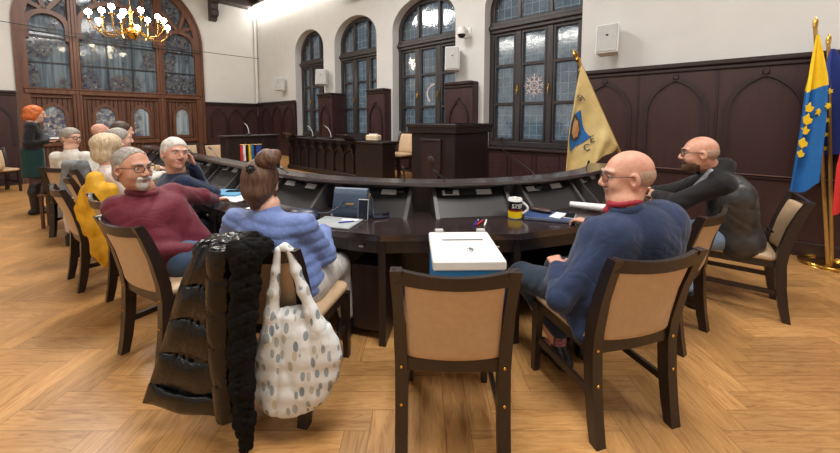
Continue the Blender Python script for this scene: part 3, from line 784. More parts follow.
for (u, v), d, l in (((4.62, 4.72), (-.6, -.75), 'pale chair just right of the end of the bench desk'), ((9.6, 2.75), (.75, -.6), 'left pale chair in the gap beyond the desk wing'), ((9.2, 3.2), (.75, -.6), 'right pale chair in the gap beyond the desk wing')):
    p = UV(u, v, PZ if u < 5 else 0); dup(chair0, p, face(*d), l, CG)
# ------------------------------------------------------------------ things on the desk
DZ = .741
M['blue_case'] = simple('navy_folder', (52, 74, 116), .5, vary=.04); M['teal'] = simple('blue_file', (96, 156, 192), .5, vary=.04)
M['bluebox'] = simple('blue_card', (24, 112, 178), .5, vary=.03); M['handbag'] = simple('slate_blue_leather', (66, 82, 102), .4, vary=.06, bump=.15, scale=60)
M['brown'] = simple('brown_leather', (62, 40, 36), .4, vary=.06); M['red'] = simple('red_plastic', (190, 40, 44), .4, vary=.03); M['blue'] = simple('blue_plastic', (40, 66, 160), .35, vary=.03)
M['phone'] = simple('phone_glass', (30, 32, 36), .12, vary=.02); M['green'] = simple('brochure_print', (96, 128, 84), .6, vary=.15, scale=30)
M['yellow_glaze'] = simple('yellow_glaze', (232, 196, 20), .25, vary=.02); M['black_glaze'] = simple('black_glaze', (26, 24, 24), .2, vary=.02); M['white_glaze'] = simple('white_glaze', (236, 236, 234), .2, vary=.01)
M['darkred'] = simple('dark_red_print', (120, 30, 22), .3, vary=.02)
M['navy_leather'] = simple('dark_navy_leather', (34, 38, 58), .35, vary=.08)

# ballot box on the seat of the centre chair
t = thing('ballot_box', 'white-lidded blue ballot box standing on the seat of the centre chair', 'box', (.205, 1.60, .485), face(-.02, 1))
MB().box((-.15, -.175, 0), (.15, .20, .335), bev=.006).obj('body', 'bluebox', t)
lid = MB().box((-.155, -.18, .335), (.155, .205, .378), bev=.006).obj('lid', 'white_plastic', t)
MB().box((-.095, .072, .378), (.105, .084, .3795)).obj('slot', 'black_plastic', lid)
MB().lathe([(.016, .378), (.016, .384), (.01, .388)], 12, (.02, -.06, 0)).obj('lock', 'steel', lid)
for x in (-.1, .12): MB().box((x-.022, .195, .372), (x+.022, .222, .392), bev=.004).obj('hinge', 'grey_plastic', t)

# mug
t = thing('mug', 'white mug with black and yellow print standing on the desk before the right consoles', 'mug', (.69, 2.50, DZ)); t.scale = (1.2, 1.2, 1.2)
prof = [(.0, .004), (.036, .0), (.0415, .006), (.0415, .118), (.0395, .121), (.037, .118), (.036, .012), (0, .010)]
body = MB().lathe([(max(r, .0005), z) for r, z in prof], 32).obj('cup', 'white_glaze', t)
band = lambda z0, z1, r=.0420: MB().loft([[(r*math.cos(a), r*math.sin(a), z) for a in [math.radians(-210+k*10) for k in range(25)]]+[((r-.0012)*math.cos(a), (r-.0012)*math.sin(a), z) for a in [math.radians(30-k*10) for k in range(25)]] for z in (z0, z1)])
band(.050, .106).obj('black_band', 'black_glaze', t); band(.008, .05).obj('yellow_band', 'yellow_glaze', t); band(.047, .058, .0423).obj('red_band', 'darkred', t)
MB().tube([(.039+.034*math.sin(PI*k/10)*1.0, -.012*math.sin(PI*k/10), .098-.075*k/10) for k in range(11)], .0065, 8, flat=(1.1, .8)).obj('handle', 'white_glaze', t)
def lettering(s_, name, size, parent, mat, loc, rot, curve_r=None, extrude=.0006):
    cu = bpy.data.curves.new(name, 'FONT'); cu.body = s_; cu.size = size; cu.align_x = 'CENTER'; cu.align_y = 'CENTER'; cu.extrude = extrude
    tmp = bpy.data.objects.new('tmp_text', cu); COL.objects.link(tmp)
    me = bpy.data.meshes.new_from_object(tmp.evaluated_get(bpy.context.evaluated_depsgraph_get())); bpy.data.objects.remove(tmp)
    if curve_r:
        for v in me.vertices:
            a = v.co.x/curve_r; r = curve_r+v.co.z; v.co = (r*math.sin(a), -r*math.cos(a), v.co.y)
    me.materials.clear(); me.materials.append(M[mat])
    o = bpy.data.objects.new(name, me); COL.objects.link(o); o.location = loc; o.rotation_euler = rot
    if parent: o.parent = parent
    return o
lettering('SZEF', 'lettering', .034, t, 'white_glaze', (0, 0, .078), (0, 0, math.radians(6)), .0423)

# folder pile with phones and spectacles case in front of the bald man
t = thing('document_folder', 'navy folder lying on the desk right of the mug, phones on top', 'folder', (.93, 2.50, DZ), math.radians(-18))
MB().box((-.17, -.11, 0), (.17, .11, .008), bev=.003).box((-.165, -.115, .016), (.165, .105, .024), bev=.003).obj('cover', 'blue_case', t)
MB().box((-.16, -.105, .008), (.16, .1, .016)).obj('papers', 'paper', t)
def slab(name, label, cat, p, rz, sz, mat, screen=None, group=None, tilt=0):
    t = thing(name, label, cat, p, rz, group)
    w, d, h = sz; o = MB().box((-w/2, -d/2, 0), (w/2, d/2, h), bev=min(.003, h*.4)).obj('body', mat, t)
    if screen: MB().box((-w/2+.004, -d/2+.004, h-.0004), (w/2-.004, d/2-.004, h+.0006)).obj('screen', screen, t)
    if tilt: t.rotation_euler = (tilt, 0, rz)
    return t
slab('smartphone', 'white-cased smartphone lying face down on the navy folder', 'phone', (.985, 2.455, DZ+.0245), math.radians(-40), (.075, .15, .010), 'white_plastic')
slab('smartphone', 'dark smartphone on the navy folder by the hand of the bald man', 'phone', (1.065, 2.44, DZ+.0245), math.radians(-30), (.07, .14, .009), 'grey_plastic', 'phone')
t = thing('spectacles_case', 'brown spectacles case on the navy folder right of the mug', 'case', (.90, 2.565, DZ+.0245), math.radians(-38))
MB().loft([[(x, .03*s_*math.cos(a), .018+.018*s_*math.sin(a)) for a in [2*PI*k/12 for k in range(12)]] for x, s_ in ((-.08, .3), (-.075, .7), (-.05, 1), (.05, 1), (.075, .7), (.08, .3))]).obj('shell', 'brown', t)
t = thing('rolled_brochure', 'rolled white and green brochure leaning on the right console', 'brochure', (1.33, 2.66, DZ), math.radians(-32))
sp = lambda r0, n=26: [((r0-.0006*k)*math.cos(k*.33), (r0-.0006*k)*math.sin(k*.33)+.04) for k in range(n)]
def roll(x0, x1, r0, r1, nme, mat):
    a, c = sp(r0), sp(r1); MB().loft([[(x0, y, z) for y, z in a]+[(x0, y*.93, (z-.04)*.93+.04) for y, z in reversed(a)], [(x1, y, z) for y, z in c]+[(x1, y*.93, (z-.04)*.93+.04) for y, z in reversed(c)]]).obj(nme, mat, t, smooth=60)
roll(-.16, .0, .026, .031, 'outer_pages', 'paper'); roll(.0, .15, .031, .036, 'cover', 'white_plastic'); roll(-.12, .155, .023, .030, 'inner_pages', 'green')
slab('notepad', 'small grey notepad on the desk under the chin of the bald man', 'notepad', (1.40, 2.43, DZ), .4, (.13, .18, .02), 'grey_plastic')

# handbag, phone, folder, pen, glasses
t = thing('handbag', 'slate-blue flap handbag standing on the desk before the consoles', 'handbag', (-.50, 2.56, DZ), math.radians(-12))
MB().loft([[(sx*w, y, z) for sx, y in ((-1, -d), (1, -d), (1, d), (-1, d))] for z, w, d in ((0, .135, .045), (.01, .14, .05), (.10, .138, .045), (.18, .125, .028), (.20, .12, .018))]).obj('body', 'handbag', t, smooth=30, sub=0)
fl = MB().loft([[(x, y, z) for y, z in ((.022, .203), (-.01, .212), (-.032, .203), (-.046, .16), (-.052, .10), (-.054, .085-.012*(1-(x/.13)**2)), (-.05, .085-.012*(1-(x/.13)**2)), (-.04, .15), (-.02, .2))] for x in [(-.128+.256*k/10) for k in range(11)]])
f_ = fl.obj('flap', 'handbag', t, smooth=50); MB().box((-.03, -.062, .092), (.03, -.052, .106), bev=.003).obj('clasp', 'gold', f_)
MB().tube([(.13, 0, .17), (.16, -.01, .12), (.17, -.04, .04), (.19, -.06, .012), (.24, -.03, .01), (.27, .0, .01)], .008, 6).obj('strap', 'navy_leather', t)
MB().tube([(.13, 0, .12), (.132, 0, .17)], .012, 8).obj('strap_ring', 'gold', t)
t = slab('smartphone', 'smartphone propped upright against the slate-blue handbag', 'phone', (-.405, 2.43, DZ), math.radians(-10), (.075, .008, .15), 'grey_plastic', None)
t.rotation_euler = (math.radians(-9), 0, math.radians(-10)); MB().box((-.034, -.0052, .006), (.034, -.0038, .144)).obj('screen', 'phone', t)
slab('document_folder', 'grey folder lying on the desk in front of the handbag', 'folder', (-.575, 2.36, DZ), math.radians(-16), (.30, .22, .012), 'cardboard')
t = thing('pen', 'blue pen lying on the grey folder in front of the handbag', 'pen', (-.49, 2.345, DZ+.0125), math.radians(22))
MB().tube([(-.065, 0, .005), (-.06, 0, .005), (.04, 0, .005)], .005, 8).obj('barrel', 'blue', t); MB().tube([(.04, 0, .005), (.066, 0, .005), (.07, 0, .005)], [.0045, .004, .001], 8).obj('cap', 'white_plastic', t)
slab('paper_note', 'small white note on the grey folder under the phone', 'paper', (-.49, 2.405, DZ+.0125), -.15, (.12, .04, .001), 'paper')
t = thing('sunglasses', 'dark blue sunglasses on the desk right of the handbag', 'glasses', (-.285, 2.52, DZ), math.radians(20))
for sx in (-1, 1):
    MB().lathe([(.001, -.002), (.026, -.001), (.026, .001), (.001, .003)], 16, (sx*.034, 0, .024)).obj('lens', 'phone', t)
    MB().tube([(sx*.06, 0, .034), (sx*.062, .06, .024), (sx*.055, .12, .006)], .0035, 6).obj('temple', 'navy_leather', t)
MB().tube([(-.06, 0, .03), (-.034, -.004, .026), (0, -.004, .03), (.034, -.004, .026), (.06, 0, .03)], .004, 6).obj('bridge', 'navy_leather', t)
t = thing('shoulder_bag', 'small dark navy bag with studs lying left of the slate-blue handbag', 'bag', (-.84, 2.50, DZ), math.radians(-18))
MB().loft([[(x*w, y*d, z) for x, y in [(math.cos(2*PI*k/16), math.sin(2*PI*k/16)) for k in range(16)]] for z, w, d in ((0, .10, .06), (.015, .125, .08), (.04, .12, .075), (.06, .09, .05), (.066, .05, .02))]).obj('pouch', 'navy_leather', t, smooth=60)
for k in range(6): MB().ball((-.10+.04*k, -.073+.003*abs(k-2.5), .035+.012*(k % 2)), .006, 4).obj('stud', 'steel', t)
MB().tube([(.11, 0, .04), (.2, .02, .05), (.26, .05, .09), (.29, .07, .13)], .007, 6).obj('strap', 'navy_leather', t)
# pens on the desk edge by the ballot box
for (x, y, a, m_, lab) in ((.385, 2.36, 68, 'blue', 'blue pen at the desk edge behind the ballot box'), (.415, 2.37, 60, 'red', 'red pen at the desk edge behind the ballot box'), (.45, 2.36, 74, 'white_plastic', 'white pen at the desk edge behind the ballot box')):
    t = thing('pen', lab, 'pen', (x, y, DZ), math.radians(a)); MB().tube([(-.07, 0, .006), (.05, 0, .006)], .0058, 8).obj('barrel', m_, t); MB().tube([(.05, 0, .006), (.07, 0, .006), (.074, 0, .006)], [.0055, .005, .001], 8).obj('cap', 'blue' if m_ == 'red' else 'white_plastic', t)
# left wing papers and files
t = slab('file_folder', 'light blue file under a dark phone by the man in navy', 'file', (-1.86, 3.33, DZ), math.radians(-8), (.36, .24, .02), 'teal')
slab('smartphone', 'dark smartphone lying on the light blue file', 'phone', (-1.79, 3.35, DZ+.0205), math.radians(8), (.15, .075, .009), 'phone')
for k, (q, r, a, s_) in enumerate(((-47, 2.36, -30, 'white sheet near the hand of the man in maroon'), (-64, 2.42, -52, 'white sheets of paper at the elbow of the man in navy'), (-95, 2.42, -40, 'white sheet far along the left wing of the desk'))):
    p = DP(q, r, DZ); slab('paper_sheet', s_, 'paper', p, math.radians(a), (.30, .21, .003), 'paper')
slab('paper_sheet', 'white sheet half hidden by the woman with the hair bun', 'paper', (-1.28, 2.80, DZ), math.radians(-20), (.21, .15, .002), 'paper')
t = thing('drinking_glass', 'clear drinking glass on the desk left of the hair bun', 'glass', (-1.52, 3.02, DZ))
M['clear'] = NT('clear_glass').set(.05, trans=1.0); MB().lathe([(.001, 0), (.028, 0), (.033, .11), (.031, .11), (.027, .006), (.001, .006)], 20).obj('tumbler', 'clear', t)

# little table flags on the ledge
M['flag_red'] = simple('red_flag_cloth', (206, 44, 42), .8, vary=.03); M['flag_white'] = simple('white_flag_cloth', (226, 226, 226), .8, vary=.02); M['flag_yellow'] = simple('yellow_flag_cloth', (236, 196, 20), .75, vary=.03)
M['flag_blue'] = simple('blue_flag_cloth', (22, 104, 176), .7, vary=.04); M['flag_navy'] = simple('navy_flag_cloth', (30, 52, 130), .7, vary=.04)
qf = -53; fp = DP(qf, 2.08, .986)
t = thing('table_flag_stand', 'stand with three little hanging flags on the ledge of the desk', 'flag stand', fp, math.radians(30))
MB().lathe([(.001, 0), (.05, 0), (.05, .008), (.012, .014), (.006, .05)], 16).tube([(0, 0, .0), (0, 0, .225)], .003, 6).tube([(-.10, 0, .215), (.10, 0, .215)], .003, 6).obj('stand', 'gold', t)
def mini(x, cols, nm):
    for k, m_ in enumerate(cols):
        n = len(cols); x0 = x-.024+.048*k/n; x1 = x-.024+.048*(k+1)/n
        MB().loft([[(x0+(xx-.5)*.004*q, (-.004 if s_ else .004)+.012*math.sin(xx*5+z*30), z) for s_, xx in ((0, 0), (0, .5), (0, 1), (1, 1), (1, .5), (1, 0)) for q in (0,)] if False else [(x0+(x1-x0)*xx, yy+.01*math.sin(xx*4+z*25), z) for xx, yy in ((0, -.002), (.5, -.002), (1, -.002), (1, .002), (.5, .002), (0, .002))] for z in [.05+.0165*i for i in range(11)]]).obj(nm, m_, t, smooth=50)
mini(-.075, ('flag_red', 'flag_white'), 'red_white_flag'); mini(.0, ('flag_yellow', 'flag_blue'), 'yellow_blue_flag'); mini(.07, ('flag_navy',), 'blue_flag')

# things on the bench desk
def on_bench(u, v=4.12, z=PZ+.732): return UV(u, v, z)
def laptop(u, lab, v=4.12):
    t = thing('laptop', lab, 'laptop', on_bench(u, v), PHI)
    MB().box((-.17, -.12, 0), (.17, .12, .02), bev=.005).obj('base', 'black_plastic', t)
    MB().box((-.17, -.012, 0), (.17, 0, .2), Matrix.Translation((0, -.12, .015)) @ Matrix.Rotation(math.radians(62), 4, 'X'), .004).obj('screen_lid', 'black_plastic', t)
laptop(5.15, 'dark folded laptop at the near end of the bench desk', 4.12); laptop(7.15, 'dark folded laptop at the far corner of the bench desk')
def bmic(p, lab):
    t = thing('desk_microphone', lab, 'microphone', p, PHI, 'bench microphones')
    MB().box((-.06, -.05, 0), (.06, .05, .03), bev=.01).obj('base', 'black_plastic', t); MB().tube([(0, 0, .02), (-.03, 0, .12), (-.1, 0, .2), (-.2, 0, .24)], .008, 6).obj('stem', 'grey_plastic', t); MB().tube([(-.2, 0, .24), (-.26, 0, .25)], .014, 8).obj('capsule', 'black_plastic', t)
bmic(on_bench(6.55), 'black microphone in the middle of the bench desk'); bmic(on_bench(5.9), 'black microphone nearer the middle of the bench desk end'); bmic(UV(7.72, 3.3, PZ+.782), 'black microphone on the turned wing of the bench desk')
t = thing('tissue_box', 'small cream box on the near end of the bench desk', 'box', on_bench(4.62, 4.1), PHI+.2); MB().box((-.13, -.07, 0), (.13, .07, .11), bev=.02).obj('carton', 'cream', t); MB().box((-.08, -.03, .11), (.08, .03, .125), bev=.006).obj('lid', 'paper', t)

# ------------------------------------------------------------------ the leaning banner
def cloth_sheet(fn, nu, nv, th=.003):
    """closed thin sheet from fn(s, t) -> Vector"""
    P = [[fn(i/nu, j/nv) for j in range(nv+1)] for i in range(nu+1)]
    b = MB(); vs = []; n = (nu+1)*(nv+1)
    N = [[None]*(nv+1) for _ in range(nu+1)]
    for i in range(nu+1):
        for j in range(nv+1):
            a = P[min(i+1, nu)][j]-P[max(i-1, 0)][j]; c = P[i][min(j+1, nv)]-P[i][max(j-1, 0)]; k = a.cross(c); N[i][j] = k.normalized() if k.length > 1e-9 else Vector((0, 0, 1))
    vs = [P[i][j]+N[i][j]*th/2 for i in range(nu+1) for j in range(nv+1)]+[P[i][j]-N[i][j]*th/2 for i in range(nu+1) for j in range(nv+1)]
    id_ = lambda i, j: i*(nv+1)+j; fs = []
    for i in range(nu):
        for j in range(nv):
            q = (id_(i, j), id_(i+1, j), id_(i+1, j+1), id_(i, j+1)); fs.append(q); fs.append(tuple(n+k for k in reversed(q)))
    for i in range(nu):
        for j in (0, nv): q = (id_(i, j), id_(i+1, j)); fs.append((q[0], q[1], n+q[1], n+q[0]))
    for j in range(nv):
        for i in (0, nu): q = (id_(i, j), id_(i, j+1)); fs.append((q[0], q[1], n+q[1], n+q[0]))
    return b.add(vs, fs), P
M['banner'] = simple('cream_banner_silk', (214, 190, 128), .6, vary=.06, scale=7, bump=.1); M['banner_ink'] = simple('banner_embroidery', (70, 58, 60), .7, vary=.05); M['banner_blue'] = simple('banner_blue_silk', (26, 104, 176), .6, vary=.05)
M['eagle'] = simple('tan_embroidery', (196, 148, 96), .7, vary=.1)
BP = Vector((3.03, 4.42, 0)); B0, B1 = Vector((2.97, 4.31, .02)), Vector((1.92, 4.30, 2.16))
t = thing('banner', 'cream ceremonial banner with a blue diamond on a leaning wooden pole by the wall', 'flag', (B0.x, B0.y, 0))
def rel(p): return tuple(Vector(p)-Vector((B0.x, B0.y, 0)))
MB().tube([rel(B0), rel(B1)], .022, 10).obj('pole', 'gold', t)
d = (B1-B0).normalized(); fo = MB().tube([rel(B1), rel(B1+d*.03), rel(B1+d*.05), rel(B1+d*.10), rel(B1+d*.15)], [.03, .035, .015, .035, .004], 10).obj('finial', 'brass', t)
def ban(s_, q):
    """s along the pole from the top, q down the cloth, gathered in hanging folds"""
    top = B1.lerp(B0, .02+.485*s_)
    bx = np.interp(s_, [0, .2, .4, .6, .8, 1], [1.76, 1.84, 1.94, 2.10, 2.28, 2.455]); bz = np.interp(s_, [0, .2, .4, .6, .8, 1], [.80, .76, .74, .92, 1.02, 1.09])
    p = top.lerp(Vector((bx, 4.30, bz)), q)
    g = min(1, q*2.5)
    p.x += (-.06*math.sin(PI*q)*(1-s_))*1.0+.02*math.sin(13*s_+2)*g
    p.y += (-.06*math.sin(9*s_+1.0+1.2*q)-.014*math.sin(27*s_+3*q))*g-.03
    return p
mb, P = cloth_sheet(ban, 40, 24)
mb.v = [rel(p) for p in mb.v]; bo_ = mb.obj('cloth', 'banner', t, smooth=70)
def ban_patch(s0, q0, pts, off, th, name, mat, par):
    nrm = Vector((0, -1, 0)); b = MB(); fr = []; bk_ = []
    n = len(pts); K = 7; ca, cc = sum(p[0] for p in pts)/n, sum(p[1] for p in pts)/n
    for m in range(K+1):
        for a, c in pts:
            f = max(m/K, .01); p = ban(min(1, max(0, s0+ca+(a-ca)*f)), min(1, max(0, q0+cc+(c-cc)*f))); fr.append(rel(p+nrm*(off+th))); bk_.append(rel(p+nrm*off))
    N = len(fr); fs = [tuple(range(n)), tuple(N+i for i in reversed(range(n)))]
    for m in range(K):
        for i in range(n): q = (m*n+i, m*n+(i+1) % n, (m+1)*n+(i+1) % n, (m+1)*n+i); fs += [q, tuple(N+k for k in reversed(q))]
    fs += [(K*n+i, N+K*n+i, N+K*n+(i+1) % n, K*n+(i+1) % n) for i in range(n)]
    b.add(fr+bk_, fs)
    return b.obj(name, mat, par, smooth=0)
def lerp_poly(pts, n=6):
    out = []
    for i in range(len(pts)):
        a, c = pts[i], pts[(i+1) % len(pts)]
        for k in range(n): out.append((a[0]+(c[0]-a[0])*k/n, a[1]+(c[1]-a[1])*k/n))
    return out
ban_patch(.20, .50, lerp_poly([(-.20, .03), (.02, -.22), (.27, -.03), (.03, .23)]), .012, .006, 'blue_diamond', 'banner_blue', bo_)
ban_patch(.20, .49, [(.14*math.cos(2*PI*k/20), .12*math.sin(2*PI*k/20)) for k in range(20)], .020, .005, 'black_medallion', 'banner_ink', bo_)
ban_patch(.20, .49, [((.09+.02*(k % 2))*math.cos(2*PI*k/14), (.08+.02*(k % 2))*math.sin(2*PI*k/14)) for k in range(14)], .028, .005, 'embroidered_emblem', 'eagle', bo_)
for ch_, s_, q, sz in (('S', .09, .25, .10), ('A', .17, .20, .10), ('C', .44, .62, .12), ('E', .49, .50, .12)):
    p = ban(s_, q); lettering(ch_, 'letter', sz, bo_, 'banner_ink', rel(p+Vector((0, -.035, 0))), (PI/2, math.radians(-12), 0), None, .002)
fr = MB()
for k in range(30):
    p = B1.lerp(B0, .03+.47*k/30); fr.tube([rel(p+Vector((-.012, 0, -.015))), rel(p+Vector((-.03, -.004, -.055)))], .005, 5)
fr.obj('fringe', 'gold', bo_)
MB().box((-.16, -.16, 0), (.16, .16, .03), bev=.01).obj('base', 'black_wood', t)

# ------------------------------------------------------------------ standing flags at right
FP = Vector((4.16, 3.47, 0))
t = thing('flag_stand', 'round brass stand holding three flag poles at the right edge', 'stand', FP)
MB().lathe([(.01, .03), (.17, .03), (.19, .02), (.2, 0)], 32).tube([(.2*math.cos(2*PI*k/32), .2*math.sin(2*PI*k/32), .03) for k in range(33)], .016, 8).obj('base', 'brass', t)
def flagpole(name, label, foot, top, parts):
    t = thing(name, label, 'flag', foot); r = lambda p: tuple(Vector(p)-Vector(foot))
    MB().tube([(0, 0, 0), r(top)], .015, 10).obj('pole', 'gold', t); MB().tube([r(top), r(Vector(top)+Vector((0, 0, .06))), r(Vector(top)+Vector((0, 0, .1)))], [.018, .02, .002], 8).obj('finial', 'brass', t)
    return t, r
# yellow over blue
f0, t0 = FP+Vector((-.02, -.01, .03)), Vector((3.80, 3.44, 2.32))
t, r = flagpole('standing_flag', 'yellow over blue flag with a yellow emblem, left of the standing flags', f0, t0, None)
def yb_(s_, q):
    z = 2.24-q*(1.56-.20*s_)+.03*math.sin(s_*9)*q
    xl = np.interp(q, [0, .35, .56, 1], [3.775, 3.684, 3.655, 3.585]); xr = np.interp(q, [0, .27, .6, 1], [3.80, 3.867, 3.90, 3.915])
    return Vector((xl+(xr-xl)*s_, 3.40-.05*math.sin(s_*8.5+q*1.5)*min(1, q*3)-.012*math.sin(s_*21+q*3)*min(1, q*3), z))
mb, _ = cloth_sheet(lambda a, c: yb_(a, c*.345), 24, 14); mb.v = [r(p) for p in mb.v]; yo = mb.obj('yellow_half', 'flag_yellow', t, smooth=70)
mb, _ = cloth_sheet(lambda a, c: yb_(a, .345+c*.655), 24, 22); mb.v = [r(p) for p in mb.v]; bo2 = mb.obj('blue_half', 'flag_blue', t, smooth=70)
for s_, q, sz in ((.12, .45, .042), (.10, .52, .048), (.14, .59, .042), (.08, .66, .046), (.10, .73, .036), (.68, .50, .03), (.84, .485, .026)):
    p = yb_(s_, q); n = 10
    st = [(sz*(.75+.35*math.sin(3*k+9*s_))*math.cos(2*PI*k/n+s_), sz*1.3*(.75+.35*math.sin(3*k+9*s_))*math.sin(2*PI*k/n+s_)) for k in range(n)]
    b = MB(); fr = [r(p+Vector((a, -.022, c))) for a, c in st]; bk_ = [r(p+Vector((a, -.012, c))) for a, c in st]
    b.add(fr+bk_, [tuple(range(n)), tuple(range(2*n-1, n-1, -1))]+[(i, (i+1) % n, n+(i+1) % n, n+i) for i in range(n)]).obj('yellow_emblem', 'flag_yellow', bo2, smooth=0)
# blue
f1, t1 = FP+Vector((.09, .05, .03)), Vector((4.12, 3.60, 2.2))
t, r = flagpole('standing_flag', 'dark blue flag behind the yellow and blue one', f1, t1, None)
def nv_(s_, q):
    z = 2.14-.98*q; w = .04+.36*min(1, q*1.4)**.7
    return Vector((t1.x-.02-w*(1-s_)*.45+w*s_*.6+.06*q, 3.57-.05*math.sin(s_*9+q)*min(1, q*3)-.03, z-.12*(1-s_)*q))
mb, _ = cloth_sheet(nv_, 22, 22); mb.v = [r(p) for p in mb.v]; no = mb.obj('cloth', 'flag_navy', t, smooth=70)
for k in range(5):
    p = nv_(.12+.02*k, .38+.13*k); n = 10; st = [(.03*(1 if q % 2 else .45)*math.cos(2*PI*q/n), .03*(1 if q % 2 else .45)*math.sin(2*PI*q/n)) for q in range(n)]
    fr = [r(p+Vector((a, -.02, c))) for a, c in st]; bk_ = [r(p+Vector((a, -.012, c))) for a, c in st]
    MB().add(fr+bk_, [tuple(range(n)), tuple(range(2*n-1, n-1, -1))]+[(i, (i+1) % n, n+(i+1) % n, n+i) for i in range(n)]).obj('yellow_star', 'flag_yellow', no, smooth=0)
# red and white
f2, t2_ = FP+Vector((.09, -.09, .03)), Vector((4.23, 3.36, 2.2))
t, r = flagpole('standing_flag', 'red and white flag cut by the right edge of the photo', f2, t2_, None)
def rw_(s_, q):
    z = 2.14-1.43*q; w = .04+.42*min(1, q*1.4)**.7
    return Vector((t2_.x-w*(1-s_)*.62+w*s_*.5-.05*q, 3.33-.05*math.sin(s_*9+q)*min(1, q*3)-.03, z-.14*(1-s_)*q))
mb, _ = cloth_sheet(lambda a, c: rw_(a, c*.5), 20, 12); mb.v = [r(p) for p in mb.v]; mb.obj('white_half', 'flag_white', t, smooth=70)
mb, _ = cloth_sheet(lambda a, c: rw_(a, .5+c*.5), 20, 12); mb.v = [r(p) for p in mb.v]; mb.obj('red_half', 'flag_red', t, smooth=70)
for o in [q for q in bpy.data.objects if q.parent is None and (q.name.startswith('standing_flag') or q.name.startswith('flag_stand'))]: o.location += Vector((-.085, -.076, 0))
# ------------------------------------------------------------------ implicit surfaces for bodies and cloth
class SDF:
    def __init__(s): s.p = []
    def cap(s, a, b, ra, rb=None, k=.03, sub=False):
        s.p.append(('c', np.array(a, float), np.array(b, float), ra, ra if rb is None else rb, k, sub)); return s
    def ell(s, c, r, rot=None, k=.03, sub=False):
        s.p.append(('e', np.array(c, float), np.array(r, float), np.eye(3) if rot is None else np.array(rot, float), None, k, sub)); return s
    def bounds(s, q):
        if q[0] == 'c':
            r = max(q[3], q[4]); return np.minimum(q[1], q[2])-r, np.maximum(q[1], q[2])+r
        r = max(q[2]); return q[1]-r, q[1]+r
    def mesh(s, h, noise=None, cuts=()):
        add = [q for q in s.p if not q[6]]
        lo = np.min([s.bounds(q)[0] for q in add], 0)-3*h-.02; hi = np.max([s.bounds(q)[1] for q in add], 0)+3*h+.02
        n = np.ceil((hi-lo)/h).astype(int)+1
        ax = [lo[i]+h*np.arange(n[i]) for i in range(3)]
        G = np.full(n, 1.0, np.float32)
        for q in s.p:
            k = q[5]; a, b = s.bounds(q); m = k+3*h+.01
            i0 = np.clip(np.floor((a-m-lo)/h).astype(int), 0, n-1); i1 = np.clip(np.ceil((b+m-lo)/h).astype(int)+1, 1, n)
            X = ax[0][i0[0]:i1[0]][:, None, None].astype(np.float32); Y = ax[1][i0[1]:i1[1]][None, :, None].astype(np.float32); Z = ax[2][i0[2]:i1[2]][None, None, :].astype(np.float32)
            if q[0] == 'c':
                A, B, ra, rb = q[1:5]; d = B-A; L = max(d.dot(d), 1e-9)
                t = np.clip(((X-A[0])*d[0]+(Y-A[1])*d[1]+(Z-A[2])*d[2])/L, 0, 1)
                D = np.sqrt((X-A[0]-t*d[0])**2+(Y-A[1]-t*d[1])**2+(Z-A[2]-t*d[2])**2)-(ra+(rb-ra)*t)
            else:
                C, r, Rm = q[1:4]; x, y, z = X-C[0], Y-C[1], Z-C[2]
                l = [Rm[0][i]*x+Rm[1][i]*y+Rm[2][i]*z for i in range(3)]
                k0 = np.sqrt(sum((l[i]/r[i])**2 for i in range(3))); k1 = np.sqrt(sum((l[i]/r[i]**2)**2 for i in range(3)))+1e-9
                D = k0*(k0-1)/k1
            sl = tuple(slice(i0[i], i1[i]) for i in range(3)); g = G[sl]
            if q[6]: D = -D; hh = np.maximum(k-np.abs(g-D), 0)/max(k, 1e-6); G[sl] = np.maximum(g, D)+hh*hh*k*.25
            else: hh = np.maximum(k-np.abs(g-D), 0)/max(k, 1e-6); G[sl] = np.minimum(g, D)-hh*hh*k*.25
        for nv, dd in cuts:                              # keep the side where n.p < d
            P = ax[0][:, None, None]*nv[0]+ax[1][None, :, None]*nv[1]+ax[2][None, None, :]*nv[2]-dd
            G = np.maximum(G, P.astype(np.float32))
        if noise is not None: G = G+noise(ax[0][:, None, None], ax[1][None, :, None], ax[2][None, None, :]).astype(np.float32)
        return surface_nets(G, lo, h)
